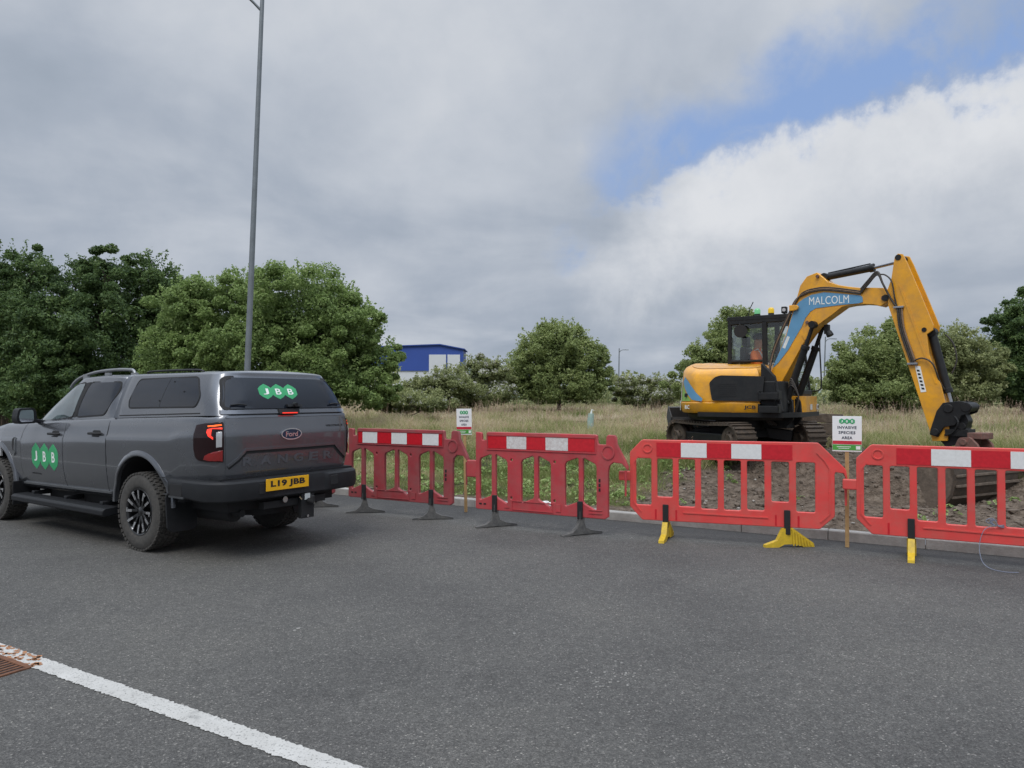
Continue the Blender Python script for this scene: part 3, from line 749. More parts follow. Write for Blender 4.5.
g = MB(); TS = [0, .02, .05, .1, .15, .22, .30, .40, .50, .60, .68, .72, .755, .775, .79, .82, .86, .90, .94, .97, .985, 1.0]
rows = []
def row(fn): 
    rows.append([fn(i) for i in range(NB)])
for k in (0.0, .5, .9): row(lambda i, k=k: (lambda v: Vector((v.x, v.y * k, v.z)))(surfB(i, lerp_tab(planB[i][0], ZB))))
for t in TS:
    def f_(i, t=t):
        zt, zb = lerp_tab(planB[i][0], ZT), lerp_tab(planB[i][0], ZB); return surfB(i, zb + t * (zt - zb))
    row(f_)
for k, dz in ((.985, .006), (.93, .016), (.85, .020), (.80, .030), (.55, .040), (.3, .046), (0, .048)):
    def f_(i, k=k, dz=dz):
        x = planB[i][0]; v = surfB(i, lerp_tab(x, ZT)); fr = sstep(2.3, 2.8, x) * sstep(4.16, 3.7, x)
        return Vector((v.x, v.y * k, v.z + dz * float(fr) + (.002 if k < .99 else 0)))
    row(f_)
nr = len(rows)
for s in (1, -1):
    vs = [Vector((v.x, v.y * s, v.z)) for r_ in rows for v in r_]
    fs = [(a * NB + i, a * NB + i + 1, (a + 1) * NB + i + 1, (a + 1) * NB + i) for a in range(nr - 1) for i in range(NB - 1)]
    g.add(vs, fs)
me = bpy.data.meshes.new('body'); me.from_pydata(g.v, [], g.f)
bm = bmesh.new(); bm.from_mesh(me); bmesh.ops.remove_doubles(bm, verts=bm.verts, dist=.0006)
bmesh.ops.dissolve_degenerate(bm, edges=bm.edges, dist=.0002)
bmesh.ops.recalc_face_normals(bm, faces=bm.faces); bm.to_mesh(me); bm.free()
body = link_mesh('body', me, None, TR)
WZ, WR = .395, .395
cutters = []
for wx, rad in ((RX, .50), (FX, .50)):
    for s in (1, -1):
        c = MB(); c.cyl((wx, s * .52, WZ + .06), (wx, s * 1.2, WZ + .06), rad, rad, 56)
        co = c.build('cutter'); co.parent = TR; cutters.append(co)
# no pocket is cut in the flank; a black slab on the bumper paints its shade
for co in cutters:
    md = body.modifiers.new('b', 'BOOLEAN'); md.operation = 'DIFFERENCE'; md.object = co; md.solver = 'EXACT'
dg = bpy.context.evaluated_depsgraph_get(); dg.update()
me2 = bpy.data.meshes.new_from_object(body.evaluated_get(dg)); body.modifiers.clear(); body.data = me2
for co in cutters: bpy.data.objects.remove(co)
me2.materials.clear(); me2.materials.append(M['paint']); me2.materials.append(M['matt_black'])
for p_ in me2.polygons:
    c = p_.center; p_.material_index = 0
    for wx in (RX, FX):
        rr_ = math.hypot(c.x - wx, c.z - WZ - .06)
        if rr_ < .503 and abs(c.y) > .5 and (abs(p_.normal.y) < .6 or abs(c.y) < .6): p_.material_index = 1
    if p_.normal.z < -.8 and c.z < .76: p_.material_index = 1
me2.polygons.foreach_set('use_smooth', [True] * len(me2.polygons)); me2.set_sharp_from_angle(angle=R(38))

def scan(poly, K=14, Mn=14):
    """convex 2d polygon -> grid of points (rows by b, columns by a)"""
    bs = [p[1] for p in poly]; b0, b1 = min(bs), max(bs); out = []
    for k in range(K + 1):
        b = b0 + (b1 - b0) * (.5 - .5 * math.cos(math.pi * k / K)); b = min(max(b, b0 + 1e-5), b1 - 1e-5); xs = []
        for i in range(len(poly)):
            (a0_, c0), (a1_, c1) = poly[i], poly[(i + 1) % len(poly)]
            if (c0 - b) * (c1 - b) <= 0 and c0 != c1: xs.append(a0_ + (a1_ - a0_) * (b - c0) / (c1 - c0))
        l, r_ = min(xs), max(xs)
        out.append([(l + (r_ - l) * j / Mn, b) for j in range(Mn + 1)])
    return out
def panel(g, poly, fn, eps=.003, back=.012, K=14, Mn=14, mirror=(1,)):
    G = scan(poly, K, Mn); K1, M1 = len(G), len(G[0])
    for s in mirror:
        top = [[fn(a, b, eps) for a, b in r_] for r_ in G]
        rim = [(0, j) for j in range(M1)] + [(k, M1 - 1) for k in range(1, K1)] + [(K1 - 1, j) for j in range(M1 - 2, -1, -1)] + [(k, 0) for k in range(K1 - 2, 0, -1)]
        vs = [v for r_ in top for v in r_] + [fn(*G[k][j], eps - back) for k, j in rim]
        vs = [Vector((v.x, v.y * s, v.z)) for v in vs]
        fs = [(k * M1 + j, k * M1 + j + 1, (k + 1) * M1 + j + 1, (k + 1) * M1 + j) for k in range(K1 - 1) for j in range(M1 - 1)]
        o = K1 * M1; nR = len(rim)
        fs += [(rim[i][0] * M1 + rim[i][1], rim[(i + 1) % nR][0] * M1 + rim[(i + 1) % nR][1], o + (i + 1) % nR, o + i) for i in range(nR)]
        g.add(vs, fs)
def strip(g, pts, fn, w_, eps=.004, mirror=(1,), t=.004):
    """thin raised ribbon following a 2d path on a surface"""
    for s in mirror:
        P2 = [Vector(p) for p in pts]; n = len(P2); vs = []
        for i, p in enumerate(P2):
            d = (P2[min(i + 1, n - 1)] - P2[max(i - 1, 0)]).normalized(); q = Vector((-d.y, d.x)) * (w_ / 2)
            for (sg, e) in ((1, -.01), (1, eps), (-1, eps), (-1, -.01)):
                v = fn(p.x + q.x * sg, p.y + q.y * sg, e); vs.append(Vector((v.x, v.y * s, v.z)))
        fs = [(4 * i + a, 4 * i + (a + 1) % 4, 4 * i + 4 + (a + 1) % 4, 4 * i + 4 + a) for i in range(n - 1) for a in range(4)]
        fs += [(0, 1, 2, 3), (4 * n - 4, 4 * n - 3, 4 * n - 2, 4 * n - 1)]
        g.add(vs, fs)
def dense(pts, n=8): 
    out = []
    for a, b in zip(pts[:-1], pts[1:]):
        out += [(a[0] + (b[0] - a[0]) * k / n, a[1] + (b[1] - a[1]) * k / n) for k in range(n)]
    return out + [pts[-1]]

# upper shells: loft between a foot outline and a head outline
class Shell:
    def __init__(s, lo, hi, zlo, zhi, bulge, crown, n=150):
        s.lo = resample(lo, n); s.hi = resample(hi, n); s.n = n; s.zlo = zlo; s.zhi = zhi; s.bulge = bulge; s.crown = crown
    def pt(s, i, t):
        i = min(max(i, 0), s.n - 1.001); k = int(i); f = i - k
        a = s.lo[k] * (1 - f) + s.lo[k + 1] * f; b = s.hi[k] * (1 - f) + s.hi[k + 1] * f
        zl = s.zlo(a[0]); zh = s.zhi(b[0])
        p = a * (1 - t) + b * t; bu = s.bulge * math.sin(math.pi * min(max(t, 0), 1))
        ny = np.clip(p[1] / .7, 0, 1)
        return Vector((p[0] - (bu * .5 if p[1] < .55 and p[0] < 0 else 0), p[1] + bu * ny, zl + t * (zh - zl)))
    def side(s, x, z, eps=0.0, lo_i=0.0):
        best = None
        i0, i1 = s.isd
        # solve for i,t with x,z
        i = i0 + (i1 - i0) * .5; t = .5
        for _ in range(12):
            p = s.pt(i, t); px_ = s.pt(i + .5, t); zl = s.zlo(p.x)
            dx = (px_.x - p.x) / .5
            if abs(dx) > 1e-6: i = min(max(i + (x - p.x) / dx, 0), s.n - 1)
            p = s.pt(i, t); p2 = s.pt(i, min(t + .02, 1.05)); dz = (p2.z - p.z) / (min(t + .02, 1.05) - t)
            t = min(max(t + (z - p.z) / dz, 0), 1)
        p = s.pt(i, t); return Vector((p.x, p.y + eps, p.z + eps * .2))
    def end(s, y, z, eps, rear=True):
        rng_ = (0, s.n * .45) if rear else (s.n * .6, s.n - 1)
        i = (rng_[0] + rng_[1]) / 2; t = .5
        lo, hi = rng_
        for _ in range(14):
            for __ in range(14):
                mid = (lo + hi) / 2; v = s.pt(mid, t).y
                if (v < abs(y)) == rear: lo = mid
                else: hi = mid
            i = (lo + hi) / 2; lo, hi = rng_
            p = s.pt(i, t); p2 = s.pt(i, min(t + .02, 1.05)); dz = (p2.z - p.z) / (min(t + .02, 1.05) - t)
            t = min(max(t + (z - p.z) / dz, 0), 1)
        p = s.pt(i, t); return Vector((p.x + (-eps if rear else eps * .6), math.copysign(p.y, y) if y else 0, p.z + (.0 if rear else eps * .8)))
    def mesh(s, g, TT=12):
        rows = [[s.pt(i, t) for i in range(s.n)] for t in np.linspace(-.02, 1, TT)]
        for k, dz in ((.992, .010), (.975, .020), (.94, .030), (.86, .040), (.6, .052), (.3, .058), (0, .060)):
            r_ = []
            for i in range(s.n):
                p = s.pt(i, 1.0); cx_ = s.cx; sx = 1 - (1 - k) * .12
                r_.append(Vector((cx_ + (p.x - cx_) * (sx if k > .5 else .94 + .0 * k), p.y * k, p.z + dz * s.crown)))
            rows.append(r_)
        n = s.n
        for sg in (1, -1):
            vs = [Vector((v.x, v.y * sg, v.z)) for r_ in rows for v in r_]
            g.add(vs, [(a * n + i, a * n + i + 1, (a + 1) * n + i + 1, (a + 1) * n + i) for a in range(len(rows) - 1) for i in range(n - 1)])
cab = Shell([(.71, 0), (.71, .6), (.715, .78), (.76, .836), (1.2, .846), (2.0, .840), (2.45, .815), (2.66, .74), (2.80, .5), (2.88, 0)],
            [(.78, 0), (.78, .5), (.785, .62), (.83, .672), (1.1, .685), (1.5, .678), (1.76, .655), (1.90, .58), (2.0, .38), (2.04, 0)],
            lambda x: lerp_tab(x, ZT) - .006, lambda x: lerp_tab(x, [(.7, 1.745), (1.2, 1.76), (1.9, 1.745)]), .018, 1.0)
cab.isd = (35, 100); cab.cx = 1.3
can = Shell([(-1.165, 0), (-1.160, .45), (-1.145, .68), (-1.105, .785), (-1.0, .838), (-.8, .852), (-.2, .854), (.4, .852), (.62, .846), (.685, .80), (.69, 0)],
            [(-.985, 0), (-.978, .40), (-.962, .545), (-.925, .635), (-.85, .678), (-.7, .692), (-.2, .70), (.4, .70), (.62, .694), (.685, .65), (.69, 0)],
            lambda x: lerp_tab(x, ZT) + .004, lambda x: 1.765, .022, .85)
can.isd = (55, 115); can.cx = -.15
g = MB(); can.mesh(g); g.build('canopy', M['paint'], TR, smooth=45)
g = MB(); cab.mesh(g); g.build('cab_shell', M['paint'], TR, smooth=45)
canopy = [o for o in TR.children if o.name.startswith('canopy')][0]
SD = lambda x, z, e: sideB(x, z, e)
# doors, handles, shut lines
for nm_, poly, hx, hz in (('front_door', [(1.665, .50), (2.62, .50), (2.70, .62), (2.71, 1.10), (2.66, 1.215), (1.665, 1.265)], 1.83, 1.125),
                          ('rear_door', [(.72, .72), (.76, .50), (1.65, .50), (1.65, 1.265), (.72, 1.305)], .90, 1.155)):
    for s in (1, -1):
        g = MB(); panel(g, rounded(poly, .03, 3), SD, .0035, .012, 18, 16, (s,)); dr = g.build(nm_, M['paint'], TR, smooth=35)
        g = MB(); panel(g, rounded([(hx - .05, hz - .035), (hx + .13, hz - .035), (hx + .13, hz + .035), (hx - .05, hz + .035)], .03), SD, .0045, .006, 6, 6, (s,))
        P1 = [sideB(hx - .06, hz + .008, e) for e in (.01,)][0]; P2 = sideB(hx + .15, hz + .004, .01)
        g.tube([Vector((p.x, p.y * s, p.z)) for p in (sideB(hx - .065, hz, -.002), sideB(hx - .05, hz, .038), sideB(hx + .14, hz, .040), sideB(hx + .158, hz, -.002))], .014, 8)
        g.build('door_handle', M['matt_black'], dr, smooth=60)
g = MB()
for pts in ([(1.6575, .50), (1.6575, 1.285)], [(2.71, .62), (2.72, 1.10), (2.67, 1.225)], [(.712, .70), (.712, 1.325)], [(.74, .485), (2.74, .485)]):
    strip(g, dense(pts), SD, .007, .001, (1, -1))
g.build('door_gap', M['matt_black'], TR)
# green hexagon decals on the front doors
DEC = lambda a, b, e: sideB(a, b, e)
for s in (1, -1):
    g = MB()
    for i in range(3):
        cx_ = 2.31 - i * .215
        for ang in (0,):
            G = hexagon(cx_, .855, .125, .155); panel(g, G, DEC, .0045 + .0004 * i, .003, 10, 8, (s,))
    dc = g.build('door_logo', M['green_vinyl'], TR, smooth=40)
    g = MB()
    for i, c in enumerate('JBB'):
        cx_ = (2.31 - i * .215) if s == 1 else (1.88 + i * .215)
        def fn(a, b, cx_=cx_, s=s):
            v = sideB(cx_ - a * s, .795 + b, .0068); return Vector((v.x, v.y * s, v.z))
        put_text(g, c, .075, .12, fn, bold=.02)
    g.build('logo_lettering', M['white_ink'], dc)
g = MB(); put_text(g, 'WILDTRAK', .24, .020, lambda a, b: sideB(2.33 - a, .635 + b, .005)); g.build('door_badge', M['ink'], TR)
# side vent behind the front wheel
for s in (1, -1):
    g = MB(); panel(g, rounded([(2.86, .88), (2.93, .90), (2.94, 1.05), (2.87, 1.06)], .02), SD, .006, .012, 8, 5, (s,)); v_ = g.build('side_vent', M['matt_black'], TR)
    g = MB(); strip(g, dense([(2.855, 1.05), (2.862, .87), (2.88, .84), (2.915, .84)], 4), SD, .014, .013, (s,)); g.build('vent_trim', M['roof_rail'], v_)
# windows on the cab
CS = lambda x, z, e: cab.side(x, z, e)
wins = [('front_window', [(1.62, 1.315), (2.46, 1.265), (2.42, 1.33), (2.02, 1.60), (1.86, 1.690), (1.60, 1.718)], 'car_glass_light'),
        ('rear_window', [(.93, 1.352), (1.525, 1.32), (1.47, 1.716), (.82, 1.712), (.81, 1.60)], 'car_glass')]
for nm_, poly, mt in wins:
    for s in (1, -1):
        big_ = MB(); panel(big_, rounded(poly, .05, 4), CS, .004, .01, 16, 12, (s,)); wo = big_.build(nm_, M[mt], TR, smooth=40)
        g = MB(); q = rounded(poly, .05, 4); strip(g, q + [q[0]], CS, .016, .0055, (s,)); g.build('window_seal', M['matt_black'], wo)
for s in (1, -1):
    g = MB(); panel(g, [(1.54, 1.32), (1.605, 1.318), (1.58, 1.716), (1.485, 1.718)], CS, .0045, .01, 12, 3, (s,)); g.build('door_pillar', M['matt_black'], TR)
g = MB(); panel(g, rounded([(-.60, 1.31), (.60, 1.31), (.50, 1.715), (-.50, 1.715)], .05, 4), lambda y, z, e: cab.end(y, z, e, False), .006, .012, 14, 14); g.build('windscreen', M['car_glass'], TR, smooth=50)
# canopy windows and rear screen
KS = lambda x, z, e: can.side(x, z, e)
def KR(y, z, e): return can.end(y, z, e, True)
for s in (1, -1):
    poly = rounded([(-.76, 1.452), (.425, 1.432), (.46, 1.50), (.42, 1.735), (-.62, 1.745), (-.79, 1.55)], .05, 4)
    g = MB(); panel(g, poly, KS, .004, .01, 16, 16, (s,)); wo = g.build('canopy_window', M['car_glass'], canopy, smooth=40)
    g = MB(); strip(g, poly + [poly[0]], KS, .014, .006, (s,)); strip(g, dense([(-.14, 1.45), (-.17, 1.74)], 5), KS, .006, .0052, (s,))
    for (a, b) in ((-.12, 1.51), (-.26, 1.70), (-.50, 1.60)):
        v = can.side(a, b, .003); g.cyl((v.x, v.y * s, v.z), (v.x, (v.y + .006) * s, v.z), .009, .009, 8)
    g.build('window_seal', M['matt_black'], wo)
poly = rounded([(-.775, 1.435), (.775, 1.435), (.665, 1.738), (-.665, 1.738)], .06, 4)
g = MB(); panel(g, poly, KR, .012, .02, 16, 24); rw = g.build('rear_screen', M['car_glass'], canopy, smooth=50)
g = MB(); strip(g, poly + [poly[0]], KR, .030, .014); g.build('screen_frame', M['matt_black'], rw)
g = MB()
panel(g, [(-.13, 1.452), (.06, 1.452), (.06, 1.474), (-.13, 1.474)], KR, .045, .03, 3, 4); g.cyl(KR(-.035, 1.47, .03), KR(-.035, 1.47, .07), .026, .022, 12)
for y in (-.62, .62): g.tube([KR(y - .08, 1.472, .028), KR(y, 1.48, .034), KR(y + .08, 1.472, .028)], .008, 6)
g.build('screen_latch', M['black_plastic'], rw, smooth=50)
g = MB()
for i in range(3): panel(g, hexagon(.235 - i * .155, 1.60, .100, .072) if False else [(a, b) for a, b in hexagon(.262 - i * .155, 1.603, .098, .076)], KR, .0135 + .0005 * i, .003, 8, 8)
dc = g.build('screen_logo', M['green_vinyl'], rw, smooth=40)
g = MB()
for i, c in enumerate('JBB'): put_text(g, c, .070, .060, lambda a, b, i=i: KR(.262 - i * .155 - a, 1.573 + b, .0165), bold=.015)
g.build('logo_lettering', M['white_ink'], dc)
g = MB(); panel(g, [(-.80, 1.388), (.80, 1.388), (.79, 1.425), (-.79, 1.425)], KR, .020, .03, 4, 20); g.build('canopy_lip', M['paint'], canopy, smooth=50)
g = MB()
for s in (1, -1):
    strip(g, dense([(-.85, 1.383), (.70, 1.338)], 14), lambda x, z, e: can.side(x, z + .01, e), .010, .004, (s,))
g.build('canopy_seam', M['matt_black'], canopy)
g = MB(); panel(g, [(-.080, 1.356), (.170, 1.356), (.180, 1.43), (-.090, 1.43)], KR, .030, .05, 4, 8); bh = g.build('brake_light_housing', M['matt_black'], TR, bevel=.004)
g = MB()
for k in range(8): 
    v = rearB(.105 - k * .024, 1.377, 0); g.box((v.x - .052, .130 - k * .024 + .01, 1.390), (.012, .018, .010))
g.build('high_brake_light', M['lamp_lit'], bh)
# roof rails: cab pair and low pair on the canopy
for s in (1, -1):
    g = MB(); y = .60 * s
    g.tube(smooth_path([(2.13, y * 1.03, 1.66), (2.05, y * 1.02, 1.725), (1.90, y, 1.785), (1.55, y, 1.838), (1.15, y, 1.855), (.86, y, 1.850), (.76, y, 1.835), (.71, y, 1.765)]), .017, 8)
    for x, z in ((1.80, 1.78), (.74, 1.78), (1.3, 1.79)): g.box((x, y, z), (.10, .03, .07))
    g.build('roof_rail', M['roof_rail'], TR, smooth=60)
    g = MB(); g.tube(smooth_path([(.50, y * .97, 1.79), (.42, y * .97, 1.822), (-.4, y * .97, 1.822), (-.52, y * .97, 1.79)]), .011, 6); g.build('roof_rail', M['black_plastic'], canopy, smooth=60)
# wheel arch flares
for s in (1, -1):
    for wx, a0_, a1_ in ((RX, 0, 178), (FX, -4, 190)):
        g = MB(); n = 40; vs = []
        prof = [(.494, -.03), (.496, .012), (.503, .019), (.520, .018), (.545, .010), (.556, .002), (.558, -.02)]
        for i in range(n + 1):
            th = R(a0_ + (a1_ - a0_) * i / n)
            for r_, e in prof:
                x, z = wx + r_ * math.cos(th), WZ + .06 + r_ * math.sin(th); v = sideB(x, max(z, .66), 0); vs.append((x, (v.y + e) * s, z))
        m_ = len(prof)
        g.add(vs, [(i * m_ + j, i * m_ + (j + 1) % m_, (i + 1) * m_ + (j + 1) % m_, (i + 1) * m_ + j) for i in range(n) for j in range(m_)] + [tuple(range(m_)), tuple(n * m_ + j for j in range(m_))])
        g.build('wheel_arch_flare', M['paint'], TR, smooth=30)
# side step
for s in (1, -1):
    g = MB(); prof = [(.82, .315), (.98, .300), (1.02, .315), (1.02, .365), (.99, .385), (.84, .39), (.80, .36)]
    g.prism(prof, lambda a, b, t: (t, a * s, b), .60, 2.74)
    for x in (.9, 1.7, 2.5): g.box((x, .78 * s, .40), (.06, .2, .05))
    g.build('side_step', M['black_plastic'], TR, smooth=30, bevel=.008)
    g = MB(); strip(g, dense([(.70, .535), (2.72, .51)], 10), SD, .022, .022, (s,)); g.build('sill_trim', M['roof_rail'], TR)
# underbody, chassis, axle
g = MB(); g.box((1.55, 0, .45), (4.6, 1.05, .16)); g.box((1.5, 0, .60), (5.1, 1.35, .3)); g.cyl((RX, -.7, .40), (RX, .7, .40), .05); g.cyl((RX, -.0, .40), (RX, .22, .40), .14); g.cyl((FX, -.7, .40), (FX, .7, .40), .04)
g.cyl((-.95, .52, .42), (-.2, .50, .40), .085, .085, 12); g.cyl((-1.08, .53, .43), (-.9, .53, .42), .035); g.box((-.75, 0, .55), (.1, 1.1, .12)); g.box((-.7, -.2, .5), (.5, .7, .2)); g.box((1.6, 0, .36), (2.2, .8, .14)); g.cyl((-.62, 0, .36), (-.62, 0, .58), .36, .36, 24); g.box((1.55, .55, .40), (1.9, .25, .22)); g.box((1.55, -.55, .40), (1.9, .25, .22))  # lower boxes and spare wheel added to deepen the shade under the truck
g.build('chassis', M['matt_black'], TR, smooth=40)
# mirrors
for s in (1, -1):
    g = MB(); poly = rounded([(.93, 1.24), (1.15, 1.235), (1.175, 1.30), (1.15, 1.415), (.96, 1.42), (.93, 1.36)], .035, 4)
    g.prism(poly, lambda a, b, t: (t + (a - .93) * -.25, a * s, b), 2.30, 2.44); mr_ = g.build('wing_mirror', M['black_plastic'], TR, smooth=35, bevel=.02)
    g = MB(); g.bar((2.40, .82 * s, 1.25), (2.40, .97 * s, 1.28), .07, .045); g.build('mirror_arm', M['black_plastic'], mr_, bevel=.01)
    g = MB(); poly = rounded([(.965, 1.262), (1.13, 1.258), (1.15, 1.31), (1.13, 1.395), (.975, 1.398)], .03, 4)
    g.prism(poly, lambda a, b, t: (t + (a - .93) * -.25, a * s, b), 2.294, 2.305); g.build('mirror_glass', M['chrome'], mr_)
# tailgate
TB = rearB
poly = rounded([(-.775, .815), (.775, .815), (.785, 1.365), (-.785, 1.365)], .02, 3)
g = MB(); panel(g, poly, TB, .008, .02, 22, 26)
tgate = g.build('tailgate', M['paint'], TR, smooth=35)
g = MB()   # raised ledge above the lettering: an upward facing crease with sloped ends
def ledge(a, b, e): return rearB(a, b, e)
pts = dense([(.68, .955), (.57, 1.035), (-.57, 1.035), (-.68, .955)], 8)
strip(g, dense([(.76, .90), (.66, .97), (.575, 1.048), (-.575, 1.048), (-.66, .97), (-.76, .90)], 8), ledge, .022, .020); strip(g, dense([(-.77, 1.362), (.77, 1.362)], 10), ledge, .02, .016)
g.build('tailgate_crease', M['paint'], tgate, smooth=20)
g = MB(); strip(g, dense([(.75, .882), (.65, .948), (.565, 1.022), (-.565, 1.022), (-.65, .948), (-.75, .882)], 8), ledge, .028, .0095); g.build('tailgate_crease_shade', M['matt_black'], tgate)  # black strip painting the shade under the overhanging crease
g = MB()
for i, c in enumerate('RANGER'):
    yy_ = .545 - i * .205
    vs2, fs2, w2 = text_geo(c, .03)
    ys2 = [b for a, b in vs2]; y0_, y1_ = min(ys2), max(ys2); n2_ = len(vs2)
    f2 = lambda a, b, e: rearB(yy_ - a / w2 * .125, .893 + (b - y0_) / (y1_ - y0_) * .085, e)
    bmx = bmesh.new(); V_ = [bmx.verts.new(f2(a, b, .013)) for a, b in vs2]
    for f in fs2:
        try: bmx.faces.new([V_[k] for k in f])
        except ValueError: pass
    ret = bmesh.ops.extrude_face_region(bmx, geom=bmx.faces[:]); 
    for e_ in ret['geom']:
        if isinstance(e_, bmesh.types.BMVert): e_.co.x += .012
    bmx.verts.ensure_lookup_table(); bmx.verts.index_update()
    g.add([v.co.copy() for v in bmx.verts], [tuple(v.index for v in f.verts) for f in bmx.faces]); bmx.free()
M['letter'] = mat('embossed_letter_grey', (.125, .132, .147), .45, .6, .05, 4, coat=.2)
g.build_each('raised_letter', M['letter'], tgate)
g = MB(); put_text(g, 'WILDTRAK X', .26, .022, lambda a, b: rearB(-.58 - a, 1.235 + b, .0105)); g.build('model_badge', M['ink'], tgate)
# oval badge
def oval(g, ry, rz_, e0, e1, n=32):
    c = (0.035, 1.178); V_ = [rearB(c[0] + ry * math.cos(2 * math.pi * i / n), c[1] + rz_ * math.sin(2 * math.pi * i / n), e1) for i in range(n)]
    W_ = [Vector((v.x + (e1 - e0), v.y, v.z)) for v in V_]
    g.add(V_ + W_, [tuple(range(n))] + [(i, (i + 1) % n, n + (i + 1) % n, n + i) for i in range(n)])
g = MB(); oval(g, .132, .058, -.01, .022); bd = g.build('oval_badge', M['chrome'], tgate, smooth=30)
g = MB(); oval(g, .120, .048, 0, .0235); g.build('badge_field', M['badge_blue'], bd)
g = MB(); put_text(g, 'Ford', .155, .052, lambda a, b: rearB(.035 - a, 1.152 + b, .025)); g.build('badge_script', M['chrome'], bd)
# tail lamps: wrap round the corner
def U(i, z, e): return surfB(i, z, e)
ia = float(np.interp(.795, planB[:side_lo, 1], np.arange(side_lo))); ib = side_lo + float(np.interp(-.865, planB[side_lo:, 0], np.arange(NB - side_lo)))
for s in (1, -1):
    sc_ = ib - ia
    poly = rounded([(ia, .945), (ib - sc_ * .12, .955), (ib, 1.02), (ib, 1.30), (ia, 1.315)], .5, 1)
    poly = [(ia, .942), (ib - sc_ * .22, .948), (ib - sc_ * .05, .985), (ib, 1.05), (ib, 1.265), (ib - sc_ * .03, 1.295), (ia + sc_ * .05, 1.318), (ia, 1.31)]
    g = MB(); panel(g, poly, U, .012, .03, 16, 16, (s,)); tl = g.build('tail_lamp', M['lamp_dark'], TR, smooth=40)
    g = MB(); panel(g, [(ia + sc_ * .03, .952), (ia + sc_ * .62, .958), (ia + sc_ * .55, 1.01), (ia + sc_ * .28, 1.04), (ia + sc_ * .03, 1.055)], U, .0145, .004, 8, 10, (s,)); g.build('lamp_lower', M['lamp_red'], tl, smooth=40)
    g = MB(); panel(g, [(ia + sc_ * .04, 1.277), (ia + sc_ * .5, 1.270), (ia + sc_ * .52, 1.286), (ia + sc_ * .06, 1.296)], U, .0145, .004, 4, 8, (s,)); g.build('lamp_amber', M['lamp_amber'] if s == 1 else M['lamp_lit'], tl)
    g = MB(); strip(g, dense([(ia + sc_ * .44, 1.262), (ia + sc_ * .44, 1.20), (ia + sc_ * .28, 1.165)], 4), lambda a, b, e: U(a, b, e), sc_ * .06 if False else .022, .016, (s,))
    panel(g, [(ia + sc_ * .34, 1.18), (ia + sc_ * .50, 1.20), (ia + sc_ * .50, 1.258), (ia + sc_ * .34, 1.26)], U, .015, .004, 4, 4, (s,)); panel(g, [(ia + sc_ * .04, 1.248), (ia + sc_ * .34, 1.250), (ia + sc_ * .34, 1.265), (ia + sc_ * .04, 1.266)], U, .015, .004, 3, 5, (s,))
    g.build('lamp_bracket', M['lamp_lit'], tl)
    g = MB(); panel(g, [(ia + sc_ * .05, 1.085), (ia + sc_ * .20, 1.08), (ia + sc_ * .20, 1.225), (ia + sc_ * .05, 1.228)], U, .0145, .004, 8, 4, (s,)); g.build('lamp_reversing', M['lamp_clear'], tl)
# rear bumper
def bump_rows(s_):
    pass
g = MB()
bp_out = resample([(-1.315, 0), (-1.312, .30), (-1.30, .60), (-1.27, .78), (-1.20, .885), (-1.05, .945), (-.80, .955), (-.50, .952), (-.50, .90)], 70)
lv = [(.59, -.06), (.575, -.015), (.59, 0), (.64, .006), (.70, .006), (.745, 0), (.765, -.02), (.772, -.06), (.772, -.14)]
for s in (1, -1):
    vs = []
    for z, e in lv:
        for i, (x, y) in enumerate(bp_out):
            zz = z
            if x > -1.0: # along the flank the bumper is shallower and rises
                k_ = min(1, (x + 1.0) / .45); zz = z if z > .7 else z + k_ * .03
            if abs(y) < .36 and z > .6 and z < .76: e2 = e - .015
            else: e2 = e
            t_ = bp_out[min(i + 1, 69)] - bp_out[max(i - 1, 0)]; n_ = np.array([-t_[1], t_[0]]); n_ = n_ / (np.linalg.norm(n_) + 1e-9)
            if n_ @ (np.array([x, y]) - np.array([0., 0.])) < 0: n_ = -n_
            vs.append((x + n_[0] * e2, (y + n_[1] * e2) * s, zz))
    n = 70
    g.add(vs, [(a * n + i, a * n + i + 1, (a + 1) * n + i + 1, (a + 1) * n + i) for a in range(len(lv) - 1) for i in range(n - 1)])
g.box((-1.10, 0, .70), (.16, 1.7, .18))
bumper = g.build('rear_bumper', M['black_plastic'], TR, smooth=32)
for s in (1, -1):
    g = MB(); g.box((-.64, .958 * s, .665), (.20, .014, .115)); g.build('bumper_pocket_shade', M['matt_black'], bumper, bevel=.004)  # black slab painting the dark inside of the open pocket
    g = MB(); g.box((-1.312, -.46 * s, .68), (.012, .10, .10)); g.build('bumper_step', M['matt_black'], bumper, bevel=.004)
g = MB()
for s in (1, -1): g.box((-.65, .962 * s, .600), (.24, .016, .016))
g.build('bumper_bracket', M['exc_grey'], bumper, smooth=60)
# number plate
g = MB(); g.box((-1.335, .185, .708), (.010, .53, .115), Matrix.Rotation(R(0), 3, 'Y')); npl = g.build('number_plate', M['plate_yellow'], TR, bevel=.002)
g = MB(); put_text(g, 'L19 JBB', .43, .076, lambda a, b: (-1.3415, .185 - a, .671 + b), bold=.045, space=1.05); g.build('plate_characters', M['ink'], npl)
